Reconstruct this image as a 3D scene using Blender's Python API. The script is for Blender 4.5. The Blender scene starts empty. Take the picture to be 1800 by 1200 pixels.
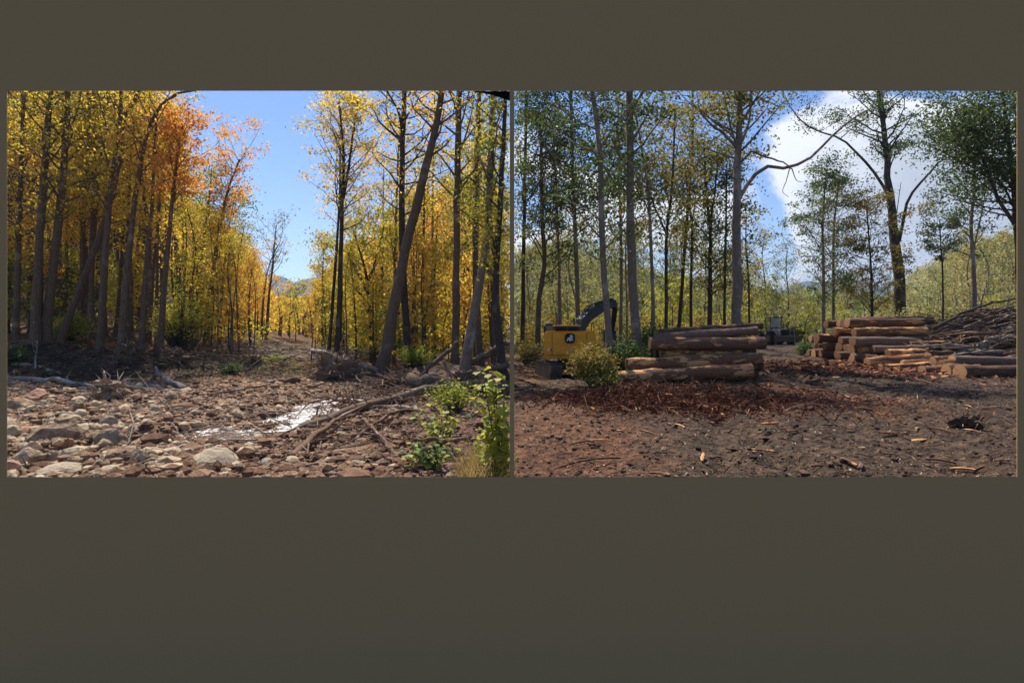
import bpy, bmesh, math, random
import numpy as np
from mathutils import Vector, Matrix
R = math.radians
rnd = random.Random(7)
rng = np.random.default_rng(11)
SC = bpy.context.scene
COL = SC.collection
# ------------------------------------------------------------------ camera
EYE = 2.4
cam = bpy.data.cameras.new('camera'); camo = bpy.data.objects.new('camera', cam); COL.objects.link(camo)
camo.location = (0, 0, EYE); camo.rotation_euler = (R(90), 0, 0)
cam.sensor_width = 36; cam.lens = 20.0; cam.shift_y = -25/1800
cam.clip_start = .05; cam.clip_end = 12000
SC.camera = camo
def at(px, py, Y): return Vector(((px-900)/1000*Y, Y, EYE+(575-py)/1000*Y))
# ------------------------------------------------------------------ light
SUN_AZ, SUN_EL = R(-24), R(57)
sunv = Vector((math.sin(SUN_AZ)*math.cos(SUN_EL), math.cos(SUN_AZ)*math.cos(SUN_EL), math.sin(SUN_EL)))
sl = bpy.data.lights.new('sun', 'SUN'); sl.energy = 5.0; sl.angle = R(.6); sl.color = (1, .93, .82)
slo = bpy.data.objects.new('sun', sl); COL.objects.link(slo)
slo.rotation_euler = sunv.to_track_quat('Z', 'Y').to_euler()
W = bpy.data.worlds.new('World'); SC.world = W; W.use_nodes = True
SC.view_settings.view_transform = 'Standard'; SC.view_settings.look = 'None'
SC.view_settings.exposure = 0.78; SC.view_settings.gamma = 1
SC.cycles.max_bounces = 6; SC.cycles.diffuse_bounces = 3; SC.cycles.transmission_bounces = 4
SC.cycles.transparent_max_bounces = 4; SC.cycles.caustics_reflective = False; SC.cycles.caustics_refractive = False

class NT:
    def __init__(s, tree): s.t = tree; s.n = tree.nodes; s.l = tree.links
    def new(s, ty, **kw):
        n = s.n.new(ty)
        for k, v in kw.items():
            if k.startswith('i_'):
                n.inputs[k[2:].replace('_', ' ')].default_value = v
            else: setattr(n, k, v)
        return n
    def link(s, a, b): s.l.new(a, b)
    def val(s, v, sock):
        if hasattr(v, 'is_linked') or hasattr(v, 'links'): s.l.new(v, sock)
        else: sock.default_value = v
    def math(s, op, a, b=0.0, c=None, clamp=False):
        n = s.n.new('ShaderNodeMath'); n.operation = op; n.use_clamp = clamp
        s.val(a, n.inputs[0]); s.val(b, n.inputs[1])
        if c is not None: s.val(c, n.inputs[2])
        return n.outputs[0]
    def ramp(s, fac, stops, interp='LINEAR'):
        n = s.n.new('ShaderNodeValToRGB'); n.color_ramp.interpolation = interp
        e = n.color_ramp.elements
        while len(e) > 1: e.remove(e[-1])
        e[0].position = stops[0][0]; e[0].color = (*stops[0][1], 1)
        for p, c in stops[1:]:
            k = e.new(p); k.color = (*c, 1)
        s.l.new(fac, n.inputs[0]); return n.outputs[0]
    def step(s, v, lo, hi, a=0.0, b=1.0):
        n = s.n.new('ShaderNodeMapRange'); n.interpolation_type = 'SMOOTHSTEP'
        s.val(v, n.inputs[0]); n.inputs[1].default_value = lo; n.inputs[2].default_value = hi
        n.inputs[3].default_value = a; n.inputs[4].default_value = b
        return n.outputs[0]
    def mix(s, f, a, b, mode='MIX'):
        n = s.n.new('ShaderNodeMix'); n.data_type = 'RGBA'; n.blend_type = mode
        s.val(f, n.inputs[0])
        for v, k in ((a, 6), (b, 7)):
            if isinstance(v, tuple): n.inputs[k].default_value = (*v, 1)
            else: s.l.new(v, n.inputs[k])
        return n.outputs[2]
    def noise(s, vec, scale, detail=4, rough=.55, dist=0, dim='3D'):
        n = s.n.new('ShaderNodeTexNoise'); n.noise_dimensions = dim
        s.l.new(vec, n.inputs['Vector']); n.inputs['Scale'].default_value = scale
        n.inputs['Detail'].default_value = detail; n.inputs['Roughness'].default_value = rough
        n.inputs['Distortion'].default_value = dist
        return n.outputs[0]

# sky: Nishita with clouds placed by direction
w = NT(W.node_tree); w.n.clear()
sky = w.new('ShaderNodeTexSky'); sky.sky_type = 'NISHITA'; sky.sun_disc = False
sky.sun_elevation = SUN_EL; sky.sun_rotation = SUN_AZ; sky.altitude = 800
sky.air_density = 1.0; sky.dust_density = .35; sky.ozone_density = 2.6
tc = w.new('ShaderNodeTexCoord'); dirv = tc.outputs['Generated']
sx = w.new('ShaderNodeSeparateXYZ'); w.link(dirv, sx.inputs[0])
X, Y_, Z = sx.outputs
mp = w.new('ShaderNodeMapping'); w.link(dirv, mp.inputs[0]); mp.inputs['Scale'].default_value = (1, 1, 1.5)
nA = w.noise(mp.outputs[0], 3.4, 9, .58, .3)
nB = w.noise(mp.outputs[0], 9, 8, .6, .2)
az = w.math('ARCTAN2', X, Y_)                      # azimuth, 0 = camera axis
def blob(a0, e0, ra, re, amt):                      # soft elliptical bias, angles in radians
    el = w.math('ARCSINE', Z)
    da = w.math('DIVIDE', w.math('SUBTRACT', az, a0), ra)
    de = w.math('DIVIDE', w.math('SUBTRACT', el, e0), re)
    d = w.math('ADD', w.math('MULTIPLY', da, da), w.math('MULTIPLY', de, de))
    return w.math('MULTIPLY', w.math('EXPONENT', w.math('MULTIPLY', d, -1.0)), amt)
def ang(px, py):
    u, v = (px-900)/1000, (575-py)/1000
    return math.atan(u), math.atan(v/math.hypot(1, u))
acc = w.math('MULTIPLY_ADD', nA, 1.7, -.41)
for px, py, rx, ry, amt in ((1420, 270, 110, 75, .34), (1540, 330, 175, 125, .6), (1440, 400, 70, 80, .2), (1660, 400, 140, 95, .5), (1600, 250, 70, 60, .3), (1740, 330, 120, 90, .3),
                            (1130, 370, 150, 55, .42), (1240, 400, 90, 40, .26), (950, 425, 110, 25, .28), (1400, 500, 200, 16, .3),
                            (1345, 440, 60, 95, -.5), (1240, 520, 120, 40, -.2), (1370, 160, 90, 45, -.4), (1640, 150, 90, 35, -.4), (1050, 230, 190, 60, -.25), (1780, 445, 40, 18, -.25)):
    a, e = ang(px, py)
    acc = w.math('ADD', acc, blob(a, e, rx/1000*math.cos(a)**2, ry/1000*math.cos(a), amt))
# the western part of the sky ahead is clear
clear = w.math('MULTIPLY', w.step(az, -1.25, -.9), w.step(az, -.12, .02, 1, 0))
acc = w.math('SUBTRACT', acc, w.math('MULTIPLY', clear, .6))
fine = w.math('MULTIPLY_ADD', nB, .5, w.math('ADD', acc, -.25))
mask = w.step(fine, .53, .70)
thick = w.step(fine, .66, 1.15)
nC = w.noise(mp.outputs[0], 5.5, 6, .6, .4)
shade = w.step(w.math('ADD', w.math('MULTIPLY', thick, .55), w.math('MULTIPLY_ADD', nC, 1.3, w.math('MULTIPLY', w.math('SUBTRACT', .27, Z), .9))), .80, 1.35)
cloudc = w.mix(shade, (6.1, 6.15, 6.3), (3.0, 3.25, 3.75))
hs = w.new('ShaderNodeHueSaturation'); w.link(sky.outputs[0], hs.inputs['Color'])
hs.inputs['Hue'].default_value = .51; hs.inputs['Saturation'].default_value = 1.32; hs.inputs['Value'].default_value = .84
skc = w.mix(mask, hs.outputs[0], cloudc)
bg = w.new('ShaderNodeBackground'); w.link(skc, bg.inputs[0]); bg.inputs[1].default_value = .10
wo = w.new('ShaderNodeOutputWorld'); w.link(bg.outputs[0], wo.inputs[0])

# ------------------------------------------------------------------ helpers
def tag(o, label=None, cat=None, group=None, kind=None):
    if label: o['label'] = label
    if cat: o['category'] = cat
    if group: o['group'] = group
    if kind: o['kind'] = kind
    return o
def empty(name, loc=(0, 0, 0), rz=0):
    o = bpy.data.objects.new(name, None); COL.objects.link(o); o.location = loc; o.rotation_euler = (0, 0, rz)
    o.empty_display_size = .2
    return o
def mesh_np(name, V, F, mats, smooth=False, midx=None):
    """V (n,3), F list of arrays with the same arity, or a list of tuples"""
    me = bpy.data.meshes.new(name)
    if isinstance(F, np.ndarray): F = [F]
    if len(F) and isinstance(F[0], np.ndarray):
        loops = np.concatenate([f.ravel() for f in F]).astype(np.int32)
        tot = np.concatenate([np.full(len(f), f.shape[1], np.int32) for f in F])
        start = np.concatenate([[0], np.cumsum(tot)[:-1]]).astype(np.int32)
        me.vertices.add(len(V)); me.vertices.foreach_set('co', np.asarray(V, np.float32).ravel())
        me.loops.add(len(loops)); me.loops.foreach_set('vertex_index', loops)
        me.polygons.add(len(tot)); me.polygons.foreach_set('loop_start', start)
        if midx is not None: me.polygons.foreach_set('material_index', np.asarray(midx, np.int32))
        me.polygons.foreach_set('use_smooth', np.full(len(tot), smooth))
        me.update(calc_edges=True); me.validate()
    else:
        me.from_pydata([tuple(v) for v in V], [], F); me.update()
        if smooth: me.polygons.foreach_set('use_smooth', [True]*len(me.polygons))
        if midx is not None: me.polygons.foreach_set('material_index', midx)
    for m in (mats if isinstance(mats, (list, tuple)) else [mats]): me.materials.append(m)
    return me
def link(name, me, parent=None, loc=None, rot=None):
    o = bpy.data.objects.new(name, me); COL.objects.link(o)
    if parent: o.parent = parent
    if loc is not None: o.location = loc
    if rot is not None: o.rotation_euler = rot
    return o
def copy_tree(o, parent=None):
    c = o.copy(); COL.objects.link(c)
    if parent: c.parent = parent
    for ch in o.children: copy_tree(ch, c)
    return c

_perm = rng.random((256, 256))
def vnoise(x, y):
    x = np.asarray(x, float); y = np.asarray(y, float)
    xi = np.floor(x).astype(int); yi = np.floor(y).astype(int)
    fx = x-xi; fy = y-yi; fx = fx*fx*(3-2*fx); fy = fy*fy*(3-2*fy)
    g = lambda a, b: _perm[a & 255, b & 255]
    return (g(xi, yi)*(1-fx)+g(xi+1, yi)*fx)*(1-fy)+(g(xi, yi+1)*(1-fx)+g(xi+1, yi+1)*fx)*fy
def fbm(x, y, s, o=4, r=.5):
    t = 0; a = 1; n = 0
    for k in range(o):
        t = t+a*(vnoise(x*s+17.3*k, y*s+9.1*k)-.5); n += a; a *= r; s *= 2.03
    return t/n*2
def sst(v, a, b):
    t = np.clip((v-a)/(b-a), 0, 1); return t*t*(3-2*t)

# ------------------------------------------------------------------ terrain
STREAM = [(-5.2, 27), (-5.6, 23), (-5.75, 20.3), (-5.9, 18.2), (-5.9, 16.4), (-6.2, 14.6), (-6.9, 13.3), (-7.6, 12.4), (-8.2, 11.4), (-8.3, 10.2), (-8.9, 9.2), (-12, 7.5), (-18, 5)]
SW = [.5, .8, 1.45, 1.5, 1.35, 1.3, 1.1, .7, .45, .45, .45, .5, .6]
def stream_d(x, y):
    best = np.full(np.shape(x), 1e9); wd = np.ones(np.shape(x))
    for i in range(len(STREAM)-1):
        a = np.array(STREAM[i]); b = np.array(STREAM[i+1]); d = b-a; L = d@d
        t = np.clip(((x-a[0])*d[0]+(y-a[1])*d[1])/L, 0, 1)
        dd = np.hypot(x-a[0]-t*d[0], y-a[1]-t*d[1])
        w_ = SW[i]*(1-t)+SW[i+1]*t
        m = dd < best; best = np.where(m, dd, best); wd = np.where(m, w_, wd)
    return best, wd
def H(x, y):
    x = np.asarray(x, float); y = np.asarray(y, float)
    # left: river bed, wooded bank beyond
    hl = .17*fbm(x, y, .35, 4)+.20*fbm(x+50, y, 1.3, 4)
    bank = sst(y+.8*fbm(x, y, .3, 3), 25.5, 32)*sst(-x, 9.5, 17)
    hl = hl+bank*(.55+1.05*sst(-x, 14, 27))+sst(y, 36, 80)*sst(-x/np.maximum(y, 1), .46, .72)*9
    hl = hl+sst(-x, 24, 60)*3*sst(y, 14, 34)*sst(-x/np.maximum(y, 1), .46, .7)
    d, wd = stream_d(x, y)
    hl = hl-.36*(1-sst(d, wd*.55, wd*1.35))+.10*(1-sst(d, 0, wd*1.2))*sst(fbm(x, y, 1.1, 3), .1, .5)*2
    hl = hl-.25*sst(y, 9, 6)*0
    hl = hl+.28*sst(-x, 5.5, 1.5)*sst(y, 22, 12)*0+.3*np.exp(-((x+.7)/.9)**2-((y-7.2)/1.6)**2)
    hl = hl+.5*np.exp(-((x+2.8)/3.2)**2-((y-27.5)/2.6)**2)
    # right: churned log yard
    hr = .12*fbm(x, y, .3, 4)+.17*fbm(x, y+40, 1.2, 5, .62)
    for o_, c_ in ((0, .10), (1.9, .12), (5.2, .09), (7.0, .08)):
        xc = .30*y*.9+o_+1.2*np.sin(y*.11+o_)
        hr = hr-c_*np.exp(-((x-xc)/.28)**2)*sst(y, 48, 40)+c_*.7*np.exp(-((x-xc-.5)/.22)**2)*sst(y, 48, 40)
    hr = hr+.42*sst(y, 40, 54)*sst(x, 6, 16)-.22*np.exp(-((x-3.2)/3.5)**2-((y-29.5)/5)**2)
    hr = hr+.5*np.exp(-((x-4.8)/2.3)**2-((y-17.6)/1.8)**2)*(.8+.5*fbm(x, y, 1.1, 3))+.14*np.exp(-((x-7.8)/1.6)**2-((y-15.5)/1.5)**2)
    hr = hr+3.1*np.exp(-((x-33.5)/4.8)**2-((y-39)/3.6)**2)
    s = sst(x, -.8, .8)
    h = hl*(1-s)+hr*s
    far = sst(y, 70, 900)*3
    near = sst(y, 8.0, 4.5)
    return h*(1-near)+near*(-.12)+far
def Hs(x, y): return float(H(x, y))
def axis(lo, hi, st, far_lo, far_hi, g=1.16):
    a = list(np.arange(lo, hi+st/2, st)); s = st; v = hi
    while v < far_hi: s *= g; v += s; a.append(v)
    s = st; v = lo; b = []
    while v > far_lo: s *= g; v -= s; b.append(v)
    return np.array(b[::-1]+a)

def mat(name):
    m = bpy.data.materials.new(name); m.use_nodes = True
    n = NT(m.node_tree); n.n.clear()
    out = n.new('ShaderNodeOutputMaterial')
    return m, n, out
def bsdf(n, out, color, rough=.85, spec=.3, bump=None, bstr=.5, bdist=.05, **kw):
    p = n.new('ShaderNodeBsdfPrincipled')
    n.val((*color, 1) if isinstance(color, tuple) else color, p.inputs['Base Color'])
    n.val(rough, p.inputs['Roughness']); p.inputs['Specular IOR Level'].default_value = spec
    for k, v in kw.items(): n.val(v, p.inputs[k.replace('_', ' ')])
    if bump is not None:
        b = n.new('ShaderNodeBump'); b.inputs['Strength'].default_value = bstr; b.inputs['Distance'].default_value = bdist
        n.link(bump, b.inputs['Height']); n.link(b.outputs[0], p.inputs['Normal'])
    n.link(p.outputs[0], out.inputs[0]); return p

def m_ground():
    m, n, out = mat('ground')
    g = n.new('ShaderNodeNewGeometry'); P = g.outputs['Position']
    s = n.new('ShaderNodeSeparateXYZ'); n.link(P, s.inputs[0]); x, y, z = s.outputs
    n1 = n.noise(P, .5, 5, .6); n2 = n.noise(P, 4, 6, .65); n3 = n.noise(P, 22, 4, .6); n4 = n.noise(P, 1.3, 4, .6)
    # gravel bed
    grav = n.ramp(n2, [(.3, (.065, .037, .02)), (.48, (.22, .13, .072)), (.6, (.34, .23, .14)), (.75, (.48, .37, .25))])
    red = n.mix(n.step(n1, .45, .62), grav, (.22, .125, .07), 'MIX')
    grav = n.mix(.55, grav, red)
    grav = n.mix(n.step(n3, .55, .66), grav, (.13, .09, .065))
    litter = n.ramp(n3, [(.3, (.035, .022, .014)), (.5, (.10, .055, .028)), (.62, (.22, .12, .045)), (.72, (.35, .2, .06))])
    wood = n.math('MULTIPLY', n.step(y, 27, 33), 1.0)
    bank_shade = n.mix(n.step(n4, .4, .6), (.035, .024, .018), (.075, .05, .035))  # the bank's shade, painted into its soil colour
    left = n.mix(n.step(n.math('MULTIPLY_ADD', n1, 5, y), 27.5, 29.5), grav, bank_shade)
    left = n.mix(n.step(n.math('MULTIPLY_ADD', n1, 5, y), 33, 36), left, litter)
    # brown silt to the right of the stream
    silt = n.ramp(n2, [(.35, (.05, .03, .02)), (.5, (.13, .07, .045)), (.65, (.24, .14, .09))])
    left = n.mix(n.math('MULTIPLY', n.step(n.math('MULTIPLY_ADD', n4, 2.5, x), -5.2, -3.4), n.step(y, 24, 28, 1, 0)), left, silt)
    # yard
    soil = n.ramp(n2, [(.32, (.010, .007, .005)), (.47, (.042, .026, .016)), (.6, (.09, .057, .035)), (.75, (.16, .105, .066))])
    bark = n.ramp(n2, [(.3, (.028, .013, .007)), (.5, (.10, .044, .022)), (.68, (.20, .095, .048))])
    def lump(cx, cy, rx, ry):
        dx = n.math('DIVIDE', n.math('SUBTRACT', x, cx), rx); dy = n.math('DIVIDE', n.math('SUBTRACT', y, cy), ry)
        return n.math('EXPONENT', n.math('MULTIPLY', n.math('ADD', n.math('MULTIPLY', dx, dx), n.math('MULTIPLY', dy, dy)), -1))
    k = n.math('ADD', lump(4.8, 18.5, 3.6, 3.4), lump(9.5, 19, 3.5, 4)); k = n.math('ADD', k, lump(1, 12, 2.2, 4)); k = n.math('ADD', k, lump(16, 34, 9, 7))
    k = n.step(n.math('MULTIPLY_ADD', n4, 1.1, k), .75, 1.35)
    right = n.mix(k, soil, bark)
    tan = n.mix(n.step(n1, .42, .6), right, (.17, .085, .04)); right = n.mix(n.math('MULTIPLY', n.step(n.math('MULTIPLY_ADD', n4, 3, x), 4.5, 2.5), n.step(y, 12, 20)), right, tan)
    right = n.mix(n.step(n3, .62, .7), right, (.20, .125, .08))
    right = n.mix(n.step(y, 62, 74), right, (.12, .12, .045))
    seam = n.step(x, -.03, .03)
    c = n.mix(seam, left, right)
    c = n.mix(n.step(y, 5.0, 6.5, 1, 0), c, (.045, .034, .026))  # unseen ground round the camera, darkened to even the light on the board
    vo = n.new('ShaderNodeTexVoronoi'); n.link(P, vo.inputs['Vector']); vo.inputs['Scale'].default_value = 9
    hgt = n.math('ADD', n.math('MULTIPLY', n3, .6), n.math('MULTIPLY', vo.outputs['Distance'], .7))
    hgt = n.math('MULTIPLY_ADD', n2, 1.4, hgt)
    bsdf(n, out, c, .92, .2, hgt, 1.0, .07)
    return m
xs = axis(-24, 24, .17, -3500, 3500, 1.13)
xs = np.unique(np.concatenate([xs, [-.03, -.01, .01, .03]]))
ys = axis(4.5, 44, .17, -400, 4500, 1.14)
gx, gy = np.meshgrid(xs, ys)
gz = H(gx, gy)
V = np.stack([gx.ravel(), gy.ravel(), gz.ravel()], 1)
nx, ny = len(xs), len(ys)
ii = (np.arange(ny-1)[:, None]*nx+np.arange(nx-1)[None, :]).ravel()
F = np.stack([ii, ii+1, ii+1+nx, ii+nx], 1)
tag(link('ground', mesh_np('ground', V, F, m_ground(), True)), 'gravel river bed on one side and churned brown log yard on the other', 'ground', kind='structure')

# ------------------------------------------------------------------ materials
def m_leaf(name, stops, trans=.5, dark=1.0, spec=.25):
    m, n, out = mat(name)
    g = n.new('ShaderNodeNewGeometry'); P = g.outputs['Position']
    oi = n.new('ShaderNodeObjectInfo')
    big = n.noise(P, .45, 3, .6)
    f = n.math('ADD', n.math('MULTIPLY', g.outputs['Random Per Island'], .55), n.math('MULTIPLY', big, .55))
    f = n.math('ADD', f, n.math('MULTIPLY', n.math('SUBTRACT', oi.outputs['Random'], .5), .42), clamp=True)
    c = n.ramp(f, stops)
    d = n.new('ShaderNodeBsdfPrincipled'); n.link(c, d.inputs['Base Color']); d.inputs['Roughness'].default_value = .55
    d.inputs['Specular IOR Level'].default_value = spec
    t = n.new('ShaderNodeBsdfTranslucent'); n.link(c, t.inputs[0])
    mx = n.new('ShaderNodeMixShader'); mx.inputs[0].default_value = trans
    n.link(d.outputs[0], mx.inputs[1]); n.link(t.outputs[0], mx.inputs[2]); n.link(mx.outputs[0], out.inputs[0])
    return m
L_YEL = m_leaf('leaf_yellow', [(.1, (.13, .15, .02)), (.28, (.32, .30, .035)), (.48, (.62, .50, .05)), (.7, (.80, .56, .06)), (.9, (.68, .34, .05))], .68)
L_GOLD = m_leaf('leaf_gold', [(.1, (.28, .27, .04)), (.4, (.62, .48, .06)), (.65, (.80, .52, .08)), (.9, (.72, .33, .07))], .68)
L_ORA = m_leaf('leaf_orange', [(.1, (.52, .40, .06)), (.4, (.78, .46, .08)), (.7, (.80, .35, .07)), (.9, (.68, .24, .08))], .6)
L_YGR = m_leaf('leaf_yellow_green', [(.1, (.08, .13, .02)), (.4, (.22, .28, .035)), (.6, (.42, .43, .05)), (.85, (.62, .48, .06))])
L_DKG = m_leaf('leaf_dark_green', [(.1, (.04, .07, .02)), (.4, (.075, .12, .03)), (.6, (.13, .17, .035)), (.82, (.20, .17, .04)), (.97, (.22, .10, .04))], .45)
L_OLV = m_leaf('leaf_olive', [(.1, (.08, .11, .025)), (.4, (.16, .20, .04)), (.6, (.27, .26, .045)), (.85, (.38, .23, .05))], .48)
L_PGR = m_leaf('leaf_pale_green', [(.1, (.12, .15, .05)), (.4, (.27, .29, .09)), (.6, (.42, .40, .13)), (.85, (.52, .42, .16))], .4)
L_RED = m_leaf('leaf_red', [(.2, (.25, .05, .03)), (.6, (.35, .09, .04)), (.9, (.3, .15, .05))], .4)
L_FRESH_LIT = m_leaf('leaf_fresh_lit', [(.1, (.12, .19, .03)), (.5, (.34, .40, .06)), (.9, (.60, .52, .10))], .5)  # fresh leaf green with sunlight put into the lighter stops
L_GRN = m_leaf('leaf_green', [(.1, (.03, .06, .015)), (.5, (.07, .13, .025)), (.9, (.16, .22, .04))], .4)
def m_bark(name, c1, c2, c3=None, patch=.0, sc=1.0):
    m, n, out = mat(name)
    t = n.new('ShaderNodeTexCoord'); g = n.new('ShaderNodeNewGeometry')
    mpn = n.new('ShaderNodeMapping'); n.link(g.outputs['Position'], mpn.inputs[0]); mpn.inputs['Scale'].default_value = (1, 1, .22)
    a = n.noise(mpn.outputs[0], 22*sc, 5, .7, .4); b = n.noise(g.outputs['Position'], 1.1, 4, .6)
    oi = n.new('ShaderNodeObjectInfo')
    c = n.ramp(a, [(.32, c1), (.62, c2)])
    if c3: c = n.mix(n.step(b, .62-patch, .70-patch), c, c3)
    c = n.mix(n.math('MULTIPLY', oi.outputs['Random'], .35), c, tuple(v*.6 for v in c2))
    bsdf(n, out, c, .9, .2, a, .8, .03)
    return m
B_BRN = m_bark('bark_brown', (.045, .03, .02), (.19, .128, .086), (.24, .18, .125), .05)
B_DRK = m_bark('bark_dark', (.022, .016, .012), (.085, .064, .05), (.13, .105, .085), .04)
B_GRY = m_bark('bark_grey', (.085, .065, .046), (.27, .21, .155), (.34, .29, .235), .1)
B_DEAD = m_bark('dead_wood', (.10, .08, .062), (.30, .25, .20), (.4, .35, .29), .1)
B_SLASH = m_bark('slash_wood', (.055, .032, .02), (.23, .14, .088), (.36, .28, .22), .06)

def log_mat(name, c1, c2, wood, amt):
    """a felled log: dark bark with torn stretches of bare wood, along the object's local x"""
    m, n, out = mat(name)
    t = n.new('ShaderNodeTexCoord'); oi = n.new('ShaderNodeObjectInfo')
    mp_ = n.new('ShaderNodeMapping'); n.link(t.outputs['Object'], mp_.inputs[0]); mp_.inputs['Scale'].default_value = (.3, 1, 1)
    ad = n.new('ShaderNodeVectorMath'); ad.operation = 'MULTIPLY_ADD'; n.link(oi.outputs['Random'], ad.inputs[0]); ad.inputs[1].default_value = (31, 17, 9); n.link(mp_.outputs[0], ad.inputs[2])
    a = n.noise(ad.outputs[0], 26, 5, .7, .5); b = n.noise(ad.outputs[0], 2.6, 5, .62, .3); d = n.noise(ad.outputs[0], 6, 3, .6)
    bark = n.ramp(a, [(.3, c1), (.65, c2)])
    bark = n.mix(n.step(d, .5, .66), bark, (.19, .085, .05))
    bare = n.mix(a, wood, tuple(v*.55 for v in wood))
    f = n.step(b, .60-amt, .64-amt)
    bsdf(n, out, n.mix(f, bark, bare), .85, .25, n.math('ADD', n.math('MULTIPLY', a, .7), n.math('MULTIPLY', f, -.6)), .9, .03)
    return m
LOGM = [log_mat('log_bark_brown', (.035, .017, .010), (.20, .10, .058), (.66, .34, .13), .045), log_mat('log_bark_dark', (.018, .011, .007), (.105, .06, .036), (.42, .19, .08), .0),
        log_mat('log_bark_torn', (.05, .022, .011), (.24, .11, .055), (.72, .38, .15), .10), log_mat('log_bark_grey', (.05, .034, .025), (.21, .14, .10), (.34, .2, .12), -.03)]
def m_end(name, k):
    m, n, out = mat(name)
    t = n.new('ShaderNodeTexCoord')
    s = n.new('ShaderNodeSeparateXYZ'); n.link(t.outputs['Object'], s.inputs[0])
    r = n.math('SQRT', n.math('ADD', n.math('POWER', s.outputs[1], 2), n.math('POWER', s.outputs[2], 2)))
    nz = n.noise(t.outputs['Object'], 7, 4, .6)
    ring = n.math('SINE', n.math('MULTIPLY_ADD', nz, 5, n.math('MULTIPLY', r, 190)))
    c = n.mix(n.math('MULTIPLY_ADD', ring, .18, .4), tuple(v*k for v in (.58, .34, .17)), tuple(v*k for v in (.36, .17, .075)))
    c = n.mix(n.step(nz, .52, .7), c, tuple(v*k for v in (.28, .13, .07)))
    bsdf(n, out, c, .8, .3, nz, .4, .01)
    return m
E_TAN = m_end('sawn_end', 1.0); E_DRK = m_end('sawn_end_weathered', .5)

def tubes(polys, sides=7, jitter=0):
    """polys: list of (points, radii) -> V, F arrays"""
    Vs, Fs = [], []; off = 0
    ca = np.cos(np.arange(sides)*2*np.pi/sides); sa = np.sin(np.arange(sides)*2*np.pi/sides)
    for pts, rad in polys:
        P = np.asarray([tuple(p) for p in pts], float); r = np.asarray(rad, float); n = len(P)
        T = np.gradient(P, axis=0); T /= np.linalg.norm(T, axis=1)[:, None]+1e-9
        ref = np.array([0, 0, 1.]) if abs(T[:, 2]).mean() < .8 else np.array([1., 0, 0])
        A = np.cross(T, ref); A /= np.linalg.norm(A, axis=1)[:, None]+1e-9
        B = np.cross(T, A)
        rr = r[:, None]*(1+(rng.normal(0, jitter, (n, sides)) if jitter else 0))
        ring = P[:, None, :]+rr[:, :, None]*(A[:, None, :]*ca[None, :, None]+B[:, None, :]*sa[None, :, None])
        Vs.append(ring.reshape(-1, 3))
        i = np.arange(n-1)[:, None]*sides+np.arange(sides)[None, :]; j = np.arange(n-1)[:, None]*sides+(np.arange(sides)+1)[None, :] % sides
        Fs.append((np.stack([i, j, j+sides, i+sides], 2).reshape(-1, 4))+off)
        off += n*sides
    return np.concatenate(Vs), np.concatenate(Fs)
def leaves(C, size, flat=.0, droop=0):
    """one rhombic blade per centre"""
    n = len(C); s = size*rng.uniform(.6, 1.35, n)[:, None]
    a = rng.normal(size=(n, 3)); a /= np.linalg.norm(a, axis=1)[:, None]
    b = rng.normal(size=(n, 3)); b[:, 2] += flat*2; b = np.cross(a, b); b /= np.linalg.norm(b, axis=1)[:, None]
    if flat: a[:, 2] *= (1-flat)
    n_ = np.cross(a, b)
    V = np.stack([C-a*s, C+b*s*.55+n_*s*.15, C+a*s, C-b*s*.55+n_*s*.15], 1).reshape(-1, 3)
    F = np.arange(n*4).reshape(n, 4)
    return V, F
def lerp_poly(P, t):
    P = np.asarray(P); k = t*(len(P)-1); i = min(int(k), len(P)-2); return P[i]+(P[i+1]-P[i])*(k-i)
def smooth_poly(pts, n):
    P = np.array([tuple(p) for p in pts], float)
    if len(P) == 2: return np.array([P[0]+(P[1]-P[0])*t for t in np.linspace(0, 1, n)])
    d = np.concatenate([[0], np.cumsum(np.linalg.norm(np.diff(P, axis=0), axis=1))]); d /= d[-1]
    out = []
    for t in np.linspace(0, 1, n):
        i = min(max(int(np.searchsorted(d, t)-1), 0), len(P)-2)
        p0 = P[max(i-1, 0)]; p1 = P[i]; p2 = P[i+1]; p3 = P[min(i+2, len(P)-1)]
        u = (t-d[i])/(d[i+1]-d[i]+1e-9)
        out.append(.5*((2*p1)+(-p0+p2)*u+(2*p0-5*p1+4*p2-p3)*u*u+(-p0+3*p1-3*p2+p3)*u**3))
    return np.array(out)

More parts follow.
